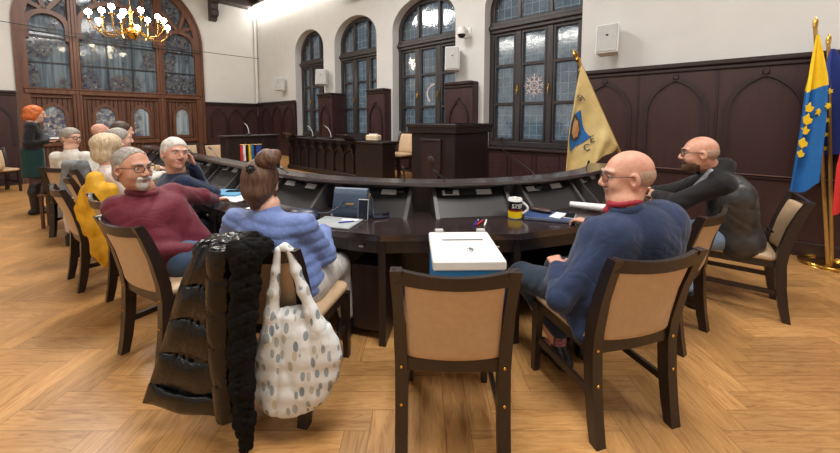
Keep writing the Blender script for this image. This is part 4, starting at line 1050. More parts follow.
def surface_nets(G, lo, h):
    I = G < 0
    c = sum(I[a:I.shape[0]-1+a, b:I.shape[1]-1+b, d:I.shape[2]-1+d].astype(np.int8) for a in (0, 1) for b in (0, 1) for d in (0, 1))
    act = np.argwhere((c > 0) & (c < 8)); idx = np.full(c.shape, -1, np.int32); idx[tuple(act.T)] = np.arange(len(act))
    cor = {(a, b, d): G[act[:, 0]+a, act[:, 1]+b, act[:, 2]+d] for a in (0, 1) for b in (0, 1) for d in (0, 1)}
    acc = np.zeros((len(act), 3)); cnt = np.zeros(len(act))
    for a in cor:
        for axs in range(3):
            if a[axs]: continue
            b = list(a); b[axs] = 1; b = tuple(b); va, vb = cor[a], cor[b]; m = (va < 0) != (vb < 0)
            t = np.where(m, va/np.where(m, va-vb, 1), 0); p = np.tile(np.array(a, float), (len(act), 1)); p[:, axs] += t
            acc[m] += p[m]; cnt[m] += 1
    V = lo+h*(act+acc/cnt[:, None]); F = []
    for axs in range(3):
        sl0 = [slice(None)]*3; sl1 = [slice(None)]*3; sl0[axs] = slice(0, -1); sl1[axs] = slice(1, None)
        A, B = I[tuple(sl0)], I[tuple(sl1)]; e = np.argwhere(A != B); o1, o2 = [(1, 2), (2, 0), (0, 1)][axs]
        e = e[(e[:, o1] > 0) & (e[:, o2] > 0) & (e[:, o1] < G.shape[o1]-1) & (e[:, o2] < G.shape[o2]-1)]
        def cell(d1, d2):
            q = e.copy(); q[:, o1] += d1; q[:, o2] += d2; return idx[q[:, 0], q[:, 1], q[:, 2]]
        quad = np.stack([cell(-1, -1), cell(0, -1), cell(0, 0), cell(-1, 0)], 1)
        fl = ~A[tuple(e.T)]; quad[fl] = quad[fl][:, ::-1]; F.append(quad)
    return V, np.concatenate(F)
def mesh_obj(name, VF, mats, parent, org, paint=None):
    V, F = VF; V = V-np.array(org); me = bpy.data.meshes.new(name)
    me.vertices.add(len(V)); me.vertices.foreach_set('co', V.astype(np.float32).ravel())
    me.loops.add(F.size); me.loops.foreach_set('vertex_index', F.astype(np.int32).ravel())
    me.polygons.add(len(F)); me.polygons.foreach_set('loop_start', np.arange(0, F.size, 4, dtype=np.int32))
    try: me.polygons.foreach_set('loop_total', np.full(len(F), 4, np.int32))
    except Exception: pass
    me.polygons.foreach_set('use_smooth', np.ones(len(F), bool))
    if not isinstance(mats, (list, tuple)): mats = [mats]
    for m in mats: me.materials.append(M[m] if isinstance(m, str) else m)
    me.update(calc_edges=True); me.validate()
    if paint is not None:
        C = (V+np.array(org))[F].mean(1); me.polygons.foreach_set('material_index', paint(C).astype(np.int32))
    o = bpy.data.objects.new(name, me); COL.objects.link(o); o.parent = parent
    return o
def A3(v): return np.array(v, float)
def nrm(v): v = A3(v); return v/np.linalg.norm(v)
def folds(seed, amp, freq=16, aniso=(1, 1, .55)):
    rs = np.random.RandomState(seed); W = [(rs.normal(size=3)*np.array(aniso)*freq, rs.uniform(0, 6.28), rs.normal(size=3)*7, rs.uniform(0, 6.28)) for _ in range(7)]
    U = [(rs.normal(size=3)*7, rs.uniform(0, 6.28)) for _ in range(3)]
    def f(x, y, z):
        w = sum(np.sin(k[0]*x+k[1]*y+k[2]*z+p) for k, p in U)*.8; out = 0
        for k, p, m, mp in W:
            sn = np.sin(k[0]*x*.5+k[1]*y*.5+k[2]*z*.5+p+w); mask = np.clip(.35+np.sin(m[0]*x+m[1]*y+m[2]*z+mp), 0, 1)
            out = out+mask*(np.exp(-(sn/.33)**2)-.35)
        return amp*.62*out
    return f

def skin(name, rgb, rgb2):
    t = NT(name); co = t.coord(); a = t.noise(co, 18, 3); b_ = t.noise(co, 90, 2)
    t.base(t.ramp(t.math('ADD', t.math('MULTIPLY', a, .7), t.math('MULTIPLY', b_, .3)), [(.3, lin(rgb2)), (.65, lin(rgb))])); t.bump(b_, .08, .002)
    return t.set(.5, 0, .4, sss=.0)
M['skin_ruddy'] = skin('ruddy_skin', (214, 164, 140), (190, 132, 112)); M['skin_pale'] = skin('pale_skin', (222, 178, 156), (206, 156, 134)); M['skin_tan'] = skin('tan_skin', (206, 154, 128), (180, 126, 102))
M['lips'] = simple('lips', (186, 122, 108), .5, vary=.04); M['eye_white'] = simple('eye_white', (190, 180, 174), .3, vary=.01); M['iris'] = simple('iris', (58, 52, 48), .2, vary=.02)
def hairmat(name, c1, c2, sc=60):
    t = NT(name); co = t.mapping(t.coord(), (sc, sc, sc*.12)); a = t.noise(co, 1.6, 4, .6, .4); t.base(t.ramp(a, [(.3, lin(c1)), (.7, lin(c2))])); t.bump(a, .5, .006); return t.set(.5, 0, .4)
M['hair_grey'] = hairmat('grey_hair', (120, 112, 104), (176, 168, 158)); M['hair_white'] = hairmat('white_hair', (186, 180, 172), (222, 218, 210)); M['hair_brown'] = hairmat('brown_hair', (62, 42, 32), (112, 80, 60))
M['hair_red'] = hairmat('copper_hair', (176, 84, 34), (224, 124, 60)); M['hair_blonde'] = hairmat('blonde_hair', (166, 140, 106), (222, 204, 172)); M['hair_dark'] = hairmat('dark_hair', (44, 34, 28), (86, 68, 54)); M['stubble'] = hairmat('stubble', (150, 122, 106), (196, 166, 146), 200); M['beard_dark'] = hairmat('dark_beard', (58, 40, 32), (104, 74, 58), 120)
M['beard_white'] = hairmat('white_beard', (176, 166, 158), (214, 208, 202), 120)
M['blazer'] = fabric('navy_blazer_cloth', (38, 51, 80), .8)
M['maroon'] = fabric('maroon_shirt_cloth', (104, 34, 48), .65)
M['navy_knit'] = fabric('navy_knit', (34, 44, 70), .85)
M['puffer_blue'] = fabric('light_blue_quilting', (104, 124, 176), .5, wr=12, ws=.2)
M['black_cloth'] = fabric('black_cloth', (28, 27, 29), .8)
M['leather_vest'] = simple('worn_black_leather', (54, 54, 55), .38, vary=.14, scale=18, bump=.25)
M['jeans'] = fabric('blue_denim', (70, 90, 118), .85); M['jeans_dark'] = fabric('dark_denim', (40, 52, 66), .85); M['jeans_light'] = fabric('faded_denim', (118, 140, 166), .85)
M['white_trousers'] = fabric('pale_trousers', (196, 192, 186), .8); M['shoe'] = simple('black_shoe_leather', (24, 22, 22), .35, vary=.08); M['red_shirt'] = simple('red_collar_cloth', (150, 32, 48), .75, vary=.04)
M['white_knit'] = fabric('white_knit', (220, 208, 202), .9); M['cream_knit'] = fabric('cream_cardigan', (216, 212, 202), .9)
M['green_skirt'] = fabric('dark_green_skirt', (22, 54, 52), .8); M['tights'] = simple('dark_tights', (70, 48, 46), .6, vary=.05); M['sock'] = simple('patterned_sock', (150, 100, 110), .9, vary=.5, scale=120)
M['tan_cloth'] = fabric('tan_cloth', (178, 148, 116), .8); M['metal_frame'] = simple('dark_spectacle_metal', (60, 52, 50), .3, .6, vary=.03)
M['grey_shirt'] = fabric('grey_shirt', (150, 152, 160), .85)

class Person:
    def __init__(s, name, label, org, h=.007):
        s.t = thing(name, label, 'person', (org[0], org[1], 0)); s.org = (org[0], org[1], 0); s.h = h; s.B = SDF(); s.paints = []
    def head(s, c, f, tilt=0, roll=0, sc=1., neck=None, chin=1.):
        """c: centre of the head; f: horizontal direction the face looks"""
        f = A3((f[0], f[1], 0)); f = nrm(f); up = A3((0, 0, 1)); rt = np.cross(f, up)
        ct, st = math.cos(tilt), math.sin(tilt); f2 = f*ct-up*st; u2 = up*ct+f*st
        cr, sr = math.cos(roll), math.sin(roll); r3 = rt*cr-u2*sr; u3 = u2*cr+rt*sr
        s.Rm = np.stack([r3, f2, u3], 1)*1.0; s.hc = A3(c); s.hs = sc
        L = s.L; E = lambda p, r, k=.02, sub=False: s.B.ell(L(p), A3(r)*sc, s.Rm, k*sc, sub); Cc = lambda a, b, ra, rb, k=.015: s.B.cap(L(a), L(b), ra*sc, rb*sc, k*sc)
        E((0, -.018, .035), (.076, .098, .088)); E((0, .022, -.005), (.066, .070, .088), .03); E((0, .03, -.07), (.054, .056, .046), .03); E((0, .072, -.094*chin), (.026, .022, .02), .03)
        for x in (-1, 1):
            E((x*.040, .058, -.030), (.026, .028, .028), .02); E((x*.079, -.008, -.005), (.011, .023, .034), .006); E((x*.083, .0, -.004), (.006, .011, .020), .004, True); E((x*.033, .101, .013), (.017, .014, .0095), .010, True)
            E((x*.013, .103, -.028), (.011, .011, .009), .006)
            Cc((x*.012, .088, .036), (x*.048, .074, .036), .010, .008)
        Cc((0, .090, .024), (0, .113, -.019), .009, .0125, .012)
        E((0, .089, -.055), (.026, .011, .0065), .010); E((0, .086, -.065), (.022, .011, .007), .010)
        if neck is not None: s.B.cap(L((0, -.022, -.045)), A3(neck), .056*sc, .066*sc, .03)
        return s
    def L(s, p): return s.hc+s.Rm@(A3(p)*s.hs)
    def eyes(s):
        for x in (-1, 1):
            e = s.L((x*.033, .0765, .013)); b = MB().ball(tuple(e-A3(s.org)), .0115*s.hs, 6).obj('eye', 'eye_white', s.t)
            i = s.L((x*.033, .0835, .0125)); MB().ball(tuple(i-A3(s.org)), .0058*s.hs, 5).obj('iris', 'iris', b)
        br = None
        return s
    def brows(s, mat):
        for x in (-1, 1):
            q = SDF().cap(s.L((x*.014, .098, .036)), s.L((x*.034, .093, .041)), .0055*s.hs, .0055*s.hs, .004).cap(s.L((x*.034, .093, .041)), s.L((x*.052, .078, .035)), .0055*s.hs, .003, .004)
            mesh_obj('eyebrow', q.mesh(.003), mat, s.t, s.org)
        return s
    def hair(s, name, prims, mat, cuts=(), h=None, noise=None):
        q = SDF()
        for p in prims:
            if len(p) == 2 or p[0] == 'e': p = p[-2:]; q.ell(s.L(p[0]), A3(p[1])*s.hs, s.Rm, .02*s.hs)
            else: q.cap(s.L(p[1]), s.L(p[2]), p[3]*s.hs, p[4]*s.hs, .025*s.hs)
        cc = [(s.Rm@nrm(n), float((s.Rm@nrm(n))@s.L(at))) for n, at in cuts]
        return mesh_obj(name, q.mesh(h or min(s.h, .006), noise, cc), mat, s.t, s.org)
    def glasses(s, mat='metal_frame', r=.0021, w=.026, hh=.019):
        P = lambda p: tuple(s.L(p)-A3(s.org)); g = MB()
        for x in (-1, 1): g.tube([P((x*.034+w*math.cos(a), .108-.012*abs(x*.034+w*math.cos(a))/.06*1.0, .010+hh*math.sin(a))) for a in [2*PI*k/16 for k in range(17)]], r*s.hs, 6)
        g.tube([P((-.010, .109, .016)), P((0, .112, .018)), P((.010, .109, .016))], r*s.hs, 6)
        for x in (-1, 1): g.tube([P((x*.058, .098, .016)), P((x*.074, .06, .016)), P((x*.083, -.005, .014)), P((x*.083, -.025, -.008))], r*s.hs, 6)
        g.obj('glasses', mat, s.t, smooth=60); return s
    def arm(s, sh, el, wr, r=1.):
        s.B.cap(sh, el, .038*r, .034*r, .03).cap(el, wr, .034*r, .026*r, .03); return s
    def leg(s, hip, kn, an, r=1.):
        s.B.cap(hip, kn, .078*r, .055*r, .04).cap(kn, an, .054*r, .034*r, .04); return s
    def torso(s, pel, ch, shl, shr, r=1.):
        rt = nrm(A3(shr)-A3(shl)); pel, ch = A3(pel), A3(ch)
        for k in (-1, 1): s.B.cap(pel+rt*.075*k, ch+rt*.07*k, .09*r, .085*r, .05)
        s.B.cap(A3(shl)*.9+A3(shr)*.1, A3(shr)*.9+A3(shl)*.1, .05, .05, .05); return s
    def hand(s, wr, d, palm, thumb, curl=.5, sc=1.):
        """d: pointing direction, palm: normal out of the palm, thumb: +1/-1 side"""
        wr = A3(wr); d = nrm(d); pn = A3(palm); pn = nrm(pn-d*pn.dot(d)); sd = np.cross(d, pn)*thumb; B = s.B
        for k, q in enumerate((-.026, -.009, .009, .026)): B.cap(wr+sd*q*.7*sc, wr+d*.088*sc+sd*q*sc, .0125*sc, .0115*sc, .012)
        for k, (q, ln) in enumerate(((.028, .070), (.0095, .080), (-.0095, .074), (-.028, .058))):
            a = wr+d*.086*sc+sd*q*sc; cu = curl*(1+.12*k); d1 = nrm(d*math.cos(cu)+pn*math.sin(cu)+sd*q*1.6); d2 = nrm(d*math.cos(cu*2.1)+pn*math.sin(cu*2.1)); m = a+d1*ln*.52*sc; e = m+d2*ln*.48*sc
            B.cap(a, m, .0095*sc, .0085*sc, .003).cap(m, e, .0085*sc, .0068*sc, .003)
        a = wr+d*.022*sc+sd*.024*sc; m = a+nrm(d*.6+sd*.7+pn*.25)*.045*sc; e = m+nrm(d*.9+sd*.25+pn*.3)*.036*sc
        B.cap(a, m, .013*sc, .0105*sc, .012).cap(m, e, .0105*sc, .0085*sc, .004); return s
    def body(s, mat):
        hc, Rm, hs = s.hc, s.Rm, s.hs
        def paint(C):
            l = (C-hc)@Rm/hs
            return ((np.abs(l[:, 0]) < .024) & (l[:, 1] > .078) & (l[:, 2] < -.050) & (l[:, 2] > -.071)).astype(int)
        mesh_obj('body', s.B.mesh(s.h), [mat, 'lips'], s.t, s.org, paint); return s
    def cloth(s, name, q, mat, noise=None, cuts=(), h=None, parent=None):
        return mesh_obj(name, q.mesh(h or s.h, noise, cuts), mat, parent or s.t, s.org)
def top_sdf(pel, ch, shl, shr, el, wr, er, wrr, grow=.02, sleeve=.062, cuff=.045, waist=.11, chest=.11, neck=None, hem=None, shp=.068, spread=.085):
    q = SDF(); pel, ch, shl, shr = A3(pel), A3(ch), A3(shl), A3(shr); rt = nrm(shr-shl); mid = (shl+shr)/2
    shl, shr = mid+(shl-mid)*.86, mid+(shr-mid)*.86; waist -= .018; chest -= .014; sleeve -= .012; cuff -= .004; shp -= .012
    for k in (-1, 1): q.cap(pel+rt*spread*k, ch+rt*spread*k, waist+grow*.5, chest+grow*.35, .04)
    q.cap(shl, shr, shp, shp, .05); q.cap(ch, mid, chest, .07, .05)
    if neck is not None: q.cap(mid, neck, .072, .060, .05)
    if hem is not None:
        for k in (-1, 1): q.cap(pel+rt*spread*k, A3(hem)+rt*(spread+.02)*k, waist+grow*.6, waist+grow*.7, .05)
    for a, b, c in ((shl, el, wr), (shr, er, wrr)):
        if b is None: continue
        b, c = A3(b), A3(c); q.cap(a, b, sleeve+.012, sleeve-.002, .035).cap(b, c, sleeve-.002, cuff, .025)
    return q
def legs_sdf(pel, rt, kl, al, kr, ar, hip=.115, knee=.075, ank=.055, off=.085):
    q = SDF(); pel = A3(pel); rt = nrm(rt)
    for sg, kn, an in ((-1, kl, al), (1, kr, ar)):
        hp = pel+rt*off*sg; q.cap(hp, kn, hip, knee, .05).cap(kn, an, knee-.003, ank, .04)
    return q
def shoe(P, an, d, ln=.26, name='shoe', mat='shoe', h=.006):
    an = A3(an); d = nrm((d[0], d[1], 0)); z = an[2]
    a = A3((an[0], an[1], .048))-d*.05; e = A3((an[0], an[1], .036))+d*(ln-.12)
    q = SDF().cap(a, e, .046, .036, .03).cap(a+A3((0, 0, .01)), A3((an[0], an[1], max(z, .09))), .046, .044, .03).cap(e-d*.03, e, .042, .04, .02)
    return mesh_obj(name, q.mesh(h, None, [((0, 0, -1), -.004)]), mat, P.t, P.org)
# ------------------------------------------------------------------ people
# the bald man in the navy blazer, right foreground
P = Person('person', 'bald man with glasses in a navy blazer and red collar, seated in the right foreground', (.95, 1.8), .0065)
pel, ch, shl, shr = (.93, 1.75, .57), (1.0, 1.74, .86), (.915, 1.64, .90), (1.29, 1.78, .945); nk = (1.03, 1.73, 1.04)
hc = (1.05, 1.76, 1.16)
P.head(hc, (-.97, .22), tilt=.10, sc=1.09, neck=nk).torso(pel, ch, shl, shr)
el, wl = (.66, 1.60, .60), (.73, 1.80, .68); er, wr = (1.19, 2.02, .78), (1.105, 2.24, .785)
P.arm(shl, el, wl).arm(shr, er, wr).hand(wl, (.1, .85, .10), (.3, .1, -1), -1, .6).hand(wr, (-.5, .85, -.03), (0, 0, -1), -1, .4)
kl, al, kr, ar = (.63, 2.10, .49), (.82, 1.98, .12), (.89, 2.19, .49), (.98, 2.08, .12)
P.leg((.85, 1.74, .56), kl, al).leg((1.02, 1.78, .56), kr, ar)
P.B.cap(al, A3(al)+A3((-.06, .12, -.06)), .032, .025, .02).cap(ar, A3(ar)+A3((-.03, .12, -.06)), .032, .025, .02)
P.body('skin_ruddy').eyes().glasses(r=.0016); P.brows('hair_grey')
P.hair('hair', [((0, -.022, .012), (.0785, .0975, .075))], 'stubble', [((0, 1, .25), (0, .012, -.01)), ((0, .25, 1), (0, -.05, .050)), ((0, .0, -1), (0, 0, -.06))], .005)
P.hair('beard', [((0, .031, -.071), (.0565, .0585, .048)), ((0, .073, -.095), (.0285, .0245, .022)), ((0, .088, -.048), (.03, .0145, .008))], 'stubble', [((0, -1, 0), (0, .015, 0)), ((0, 0, 1), (0, 0, -.040))], .004)
q = top_sdf(pel, ch, shl, shr, el, A3(wl)-A3((.01, .02, .01)), er, A3(wr)-A3((0, .02, 0)), grow=.045, sleeve=.068, cuff=.046, chest=.118, waist=.125, neck=(1.015, 1.73, 1.005), spread=.095, shp=.075)
q.ell((1.12, 1.73, .83), (.17, .12, .17), None, .10).cap((1.25, 1.77, .90), (1.16, 1.73, .58), .085, .11, .10).cap((1.25, 1.80, .92), (1.20, 1.92, .80), .085, .075, .08).cap((.94, 1.67, .87), (.86, 1.66, .60), .08, .10, .07)
q.cap((.74, 1.74, .62), (.78, 1.60, .44), .06, .05, .06).cap((.70, 1.78, .58), (.80, 1.72, .40), .05, .05, .05).cap((1.1, 1.75, .6), (1.12, 1.66, .47), .1, .08, .06).cap((.86, 1.62, .6), (.88, 1.60, .46), .09, .06, .06)
bl = P.cloth('blazer', q, 'blazer', folds(3, .0045, 22))
ln = MB(); k = 14                                     # turned-down blazer collar
ring = [(A3(nk)+A3((.078*math.cos(a)*1.0, .072*math.sin(a), -.012-.035*max(0, -math.cos(a-.4))-.0))) for a in [math.radians(-150+i*300/k-20) for i in range(k+1)]]
ln.tube([tuple(p-A3(P.org)) for p in ring], .026, 8, flat=(1, .42)); ln.obj('blazer_collar', 'blazer', bl, smooth=60)
rc = SDF()
for i in range(18):
    a, b = [math.radians(20*j) for j in (i, i+1)]; g = lambda t: A3(nk)+A3((.064*math.cos(t)-.004, .060*math.sin(t), .012+(-.022 if False else 0)-.022*max(0, -math.cos(t))))
    rc.cap(g(a), g(b), .014, .014, .01)
rc.cap(A3(nk)+A3((-.05, .0, -.01)), A3(nk)+A3((-.075, .02, -.05)), .02, .024, .02)
P.cloth('shirt_collar', rc, 'red_shirt', h=.005)
P.cloth('trousers', legs_sdf((.93, 1.76, .555), A3(shr)-A3(shl), kl, A3(al)+A3((0, 0, .1)), kr, A3(ar)+A3((0, 0, .06))), 'jeans_dark', folds(4, .006, 20))
sk = SDF().cap(A3(al)+A3((0, 0, .12)), A3(al)-A3((0, 0, .02)), .044, .042); P.cloth('sock', sk, 'sock', h=.006)
shoe(P, al, (-.3, 1)); shoe(P, ar, (-.2, 1))

# the woman with the hair bun, in light blue quilting
P = Person('person', 'woman with a brown hair bun and light blue quilted jacket, seen from behind', (-.78, 1.9), .0065)
pel, ch, shl, shr = (-.72, 1.86, .57), (-.81, 1.87, .83), (-1.06, 1.93, .89), (-.59, 1.83, .88); nk = (-.845, 1.90, .98); hc = (-.885, 1.93, 1.10)
el, wl = (-1.17, 2.08, .72), (-1.02, 2.32, .775); er, wr = (-.535, 1.93, .69), (-.60, 2.16, .765)
P.head(hc, (-.18, .98), tilt=.12, roll=.05, sc=1.06, neck=nk).torso(pel, ch, shl, shr, .95).arm(shl, el, wl, .9).arm(shr, er, wr, .9).hand(wl, (.3, .9, 0), (0, 0, -1), -1, .4, .92).hand(wr, (-.4, .9, 0), (0, 0, -1), 1, .4, .92)
kl, al, kr, ar = (-.84, 2.30, .49), (-.82, 2.34, .12), (-.55, 2.26, .49), (-.50, 2.30, .12)
P.leg((-.8, 1.88, .56), kl, al).leg((-.64, 1.86, .56), kr, ar).body('skin_pale').eyes().brows('hair_brown')
P.hair('hair', [((0, -.028, .03), (.090, .108, .100)), ((0, -.055, -.03), (.076, .072, .07)), ('c', (.0, -.07, -.05), (.0, -.062, -.105), .06, .035)], 'hair_brown', [((0, 1, -.75), (0, .084, .084))], .006, folds(9, .006, 60, (1, 1, .2)))
P.hair('hair_bun', [((.045, -.080, .125), (.058, .056, .048)), ('c', (.04, -.09, .14), (.088, -.07, .155), .032, .018), ('c', (.075, -.06, .06), (.085, -.045, -.06), .014, .004)], 'hair_brown', (), .005, folds(10, .009, 70))
b = MB()
for i in range(7):
    a = 2*PI*i/7; c = P.L((-.022+.016*math.cos(a), -.128, .075+.016*math.sin(a))); b.ball(tuple(c-A3(P.org)), .009, 5)
b.ball(tuple(P.L((-.022, -.130, .075))-A3(P.org)), .014, 6); b.obj('hair_clip', 'black_plastic', P.t)
def quilt(x, y, z, d=A3((.05, .1, 1))): return .0075*np.abs(np.sin((z+.10*x+.05*np.sin(6*x))*math.pi/.058))*-1+.004
q = top_sdf(pel, ch, shl, shr, el, A3(wl)-A3((0, .03, 0)), er, A3(wr)-A3((0, .03, 0)), grow=.04, sleeve=.066, cuff=.045, chest=.105, waist=.112, neck=(-.84, 1.895, .955), shp=.07)
fq = folds(11, .004, 26); P.cloth('quilted_jacket', q, 'puffer_blue', lambda x, y, z: quilt(x, y, z)*.8+fq(x, y, z))
P.cloth('trousers', legs_sdf((-.72, 1.87, .555), A3(shr)-A3(shl), kl, A3(al)+A3((0, 0, .03)), kr, A3(ar)+A3((0, 0, .03)), hip=.122), 'white_trousers', folds(12, .006, 20))
shoe(P, al, (0, 1), .23); shoe(P, ar, (.1, 1), .23)

# the man in the maroon shirt
P = Person('person', 'grey-haired man with glasses and goatee in a maroon shirt, turned towards the room', (-1.62, 2.25), .0065)
pel, ch, shl, shr = (-1.58, 2.27, .57), (-1.71, 2.21, .84), (-1.69, 2.40, .945), (-1.84, 2.06, .92); nk = (-1.76, 2.19, 1.02); hc = (-1.77, 2.14, 1.15)
el, wl = (-1.66, 2.62, .87), (-1.67, 2.81, .80); er, wr = (-1.68, 2.04, .665), (-1.45, 2.18, .63)
P.head(hc, (.96, -.27), tilt=.06, sc=1.04, neck=nk).torso(pel, ch, shl, shr, 1.05).arm(shl, el, wl).arm(shr, er, wr).hand(wl, (.1, .9, -.1), (.1, 0, -1), 1, .25).hand(wr, (.6, .7, -.1), (0, .3, -1), -1, .5)
kl, al, kr, ar = (-1.36, 2.62, .49), (-1.34, 2.68, .12), (-1.32, 2.44, .49), (-1.28, 2.40, .12)
P.leg((-1.6, 2.3, .56), kl, al).leg((-1.5, 2.2, .56), kr, ar).body('skin_tan').eyes().glasses(r=.0019).brows('hair_grey')
P.hair('hair', [((0, -.020, .036), (.0805, .1015, .0905)), ((0, -.04, -.03), (.073, .068, .06))], 'hair_grey', [((0, 1, -.45), (0, .048, .105)), ((0, .9, -.2), (0, .03, .03))], .005, folds(21, .003, 90))
P.hair('goatee', [((0, .074, -.093), (.03, .026, .03)), ((0, .093, -.047), (.032, .013, .008)), ('c', (-.027, .085, -.05), (-.022, .076, -.085), .009, .01), ('c', (.027, .085, -.05), (.022, .076, -.085), .009, .01)], 'beard_white', [((0, -1, 0), (0, .06, 0))], .004)
q = top_sdf(pel, ch, shl, shr, el, A3(wl)-A3((0, .02, -.01)), er, A3(wr)-A3((.02, .02, 0)), grow=.04, sleeve=.07, cuff=.043, chest=.118, waist=.118, neck=(-1.755, 2.19, .985), shp=.07)
P.cloth('shirt', q, 'maroon', folds(22, .008, 24))
cs_ = SDF()
for i in range(18):
    a, b = [math.radians(20*j) for j in (i, i+1)]; g = lambda t: A3(nk)+A3((.068*math.cos(t), .068*math.sin(t), -.012-.02*max(0, math.cos(t)))); cs_.cap(g(a), g(b), .018, .018, .01)
P.cloth('shirt_collar', cs_, 'maroon', h=.006)
P.cloth('trousers', legs_sdf((-1.56, 2.25, .555), (.6, -.6, 0), kl, A3(al)+A3((0, 0, .03)), kr, A3(ar)+A3((0, 0, .03))), 'jeans', folds(23, .006, 20))
shoe(P, al, (.4, 1)); shoe(P, ar, (.4, 1))

# the smiling man in navy
P = Person('person', 'smiling white-haired man in a navy jumper, resting his cheek on his hand', (-2.1, 2.9), .0075)
pel, ch, shl, shr = (-2.14, 2.83, .57), (-2.06, 2.90, .84), (-2.20, 3.04, .93), (-1.90, 2.80, .93); nk = (-2.03, 2.89, 1.04); hc = (-2.02, 2.87, 1.175)
el, wl = (-2.02, 3.20, .84), (-1.955, 3.0, 1.05); er, wr = (-1.86, 3.10, .80), (-2.02, 3.33, .785)
P.head(hc, (.86, -.51), tilt=.05, roll=-.08, sc=1.05, neck=nk).torso(pel, ch, shl, shr, 1.05).arm(shl, el, wl).arm(shr, er, wr).hand(wl, (-.1, -.25, 1), (-.5, -.8, 0), 1, .4).hand(wr, (-.3, .9, -.03), (0, 0, -1), -1, .3)
kl, al, kr, ar = (-1.98, 3.2, .49), (-1.95, 3.3, .12), (-1.80, 3.02, .49), (-1.75, 3.1, .12)
P.leg((-2.2, 2.88, .56), kl, al).leg((-2.08, 2.78, .56), kr, ar).body('skin_ruddy').eyes().brows('hair_white')
P.hair('hair', [((0, -.018, .036), (.0825, .105, .0945)), ((0, -.04, -.02), (.076, .068, .06))], 'hair_white', [((0, 1, -.75), (0, .082, .086))], .006, folds(31, .004, 70))
q = top_sdf(pel, ch, shl, shr, el, wl, er, wr, grow=.04, sleeve=.07, cuff=.046, chest=.125, waist=.13, neck=(-2.03, 2.89, 1.0), shp=.07)
P.cloth('jumper', q, 'navy_knit', folds(32, .006, 26)); q = SDF()
P.cloth('trousers', legs_sdf((-2.13, 2.84, .555), (.75, -.65, 0), kl, A3(al)+A3((0, 0, .03)), kr, A3(ar)+A3((0, 0, .03))), 'jeans_dark', folds(33, .006, 20))
shoe(P, al, (.4, 1), h=.009); shoe(P, ar, (.4, 1), h=.009)

# the bearded man in hoodie and leather waistcoat
P = Person('person', 'bald bearded man in a black hoodie and leather waistcoat leaning on the desk', (2.4, 2.7), .0075)
pel, ch, shl, shr = (2.50, 2.74, .57), (2.40, 2.68, .88), (2.24, 2.56, .98), (2.44, 2.86, .99); nk = (2.25, 2.70, 1.09); hc = (2.145, 2.68, 1.19)
el, wl = (2.06, 2.74, .80), (2.12, 2.98, .80); er, wr = (2.28, 3.08, .82), (2.18, 3.10, .83)
wl, wr = (2.05, 2.99, .80), (2.14, 3.14, .81)
P.head(hc, (-.90, .43), tilt=.08, sc=1.07, neck=nk).torso(pel, ch, shl, shr, 1.1).arm(shl, el, wl).arm(shr, er, wr).hand(wl, (.0, .95, .05), (.9, 0, -.3), 1, .7).hand(wr, (-.6, .5, .02), (-.3, -.5, -.4), -1, .7)
kl, al, kr, ar = (2.10, 2.72, .50), (2.10, 2.66, .12), (2.27, 2.98, .49), (2.25, 2.92, .12)
P.leg((2.44, 2.68, .56), kl, al).leg((2.54, 2.82, .56), kr, ar).body('skin_ruddy').eyes().glasses(r=.0026).brows('hair_dark')
P.hair('hair', [((0, -.02, .014), (.078, .0985, .075))], 'stubble', [((0, 1, .25), (0, .0, -.01)), ((0, .35, 1), (0, -.05, .035)), ((0, .0, -1), (0, 0, -.06))], .006)
P.hair('beard', [((0, .034, -.072), (.060, .064, .054)), ((0, .076, -.100), (.034, .03, .03)), ((0, .093, -.047), (.034, .014, .009))], 'beard_dark', [((0, -1, 0), (0, .005, 0)), ((0, .35, 1), (0, .06, -.036))], .005, folds(41, .003, 90))
q = top_sdf(pel, ch, shl, shr, el, wl, er, wr, grow=.045, sleeve=.078, cuff=.05, chest=.13, waist=.13, neck=(2.27, 2.70, 1.05), shp=.08)
q.ell((2.33, 2.73, 1.09), (.085, .12, .06), None, .05).cap((2.22, 2.62, 1.05), (2.34, 2.65, 1.11), .04, .05, .04).cap((2.25, 2.79, 1.05), (2.36, 2.79, 1.10), .04, .05, .04)
P.cloth('hoodie', q, 'black_cloth', folds(42, .007, 26))
q = top_sdf(pel, ch, A3(shl)*.75+A3(shr)*.25+A3((0, 0, .015)), A3(shr)*.75+A3(shl)*.25+A3((0, 0, .015)), None, None, None, None, grow=.06, chest=.138, waist=.135, shp=.085, hem=(2.52, 2.74, .53))
ve = P.cloth('leather_waistcoat', q, 'leather_vest', folds(43, .006, 26), cuts=[(nrm((-.75, .15, .75)), float(nrm((-.75, .15, .75))@A3((2.30, 2.70, 1.045))))])
zp = MB()
for k in range(5):
    p = A3((2.50, 2.57, .62))+A3((.045*k, .02*k, .022*(k % 2))); zp.tube([tuple(p-A3(P.org)-A3((0, .02, 0))), tuple(p+A3((.03, .0, -.03))-A3(P.org)-A3((0, .02, 0)))], .008, 6)
zp.obj('side_lacing', 'black_cloth', ve)
b = SDF().cap((2.20, 2.62, 1.06), (2.16, 2.70, .92), .025, .03); P.cloth('shirt_front', b, 'grey_shirt')
P.cloth('jeans', legs_sdf((2.49, 2.74, .555), A3(shr)-A3(shl), kl, A3(al)+A3((0, 0, .03)), kr, A3(ar)+A3((0, 0, .03))), 'jeans_light', folds(44, .007, 30))
shoe(P, al, (-.5, 1), .28, h=.009); shoe(P, ar, (-.4, 1), .28, h=.009)

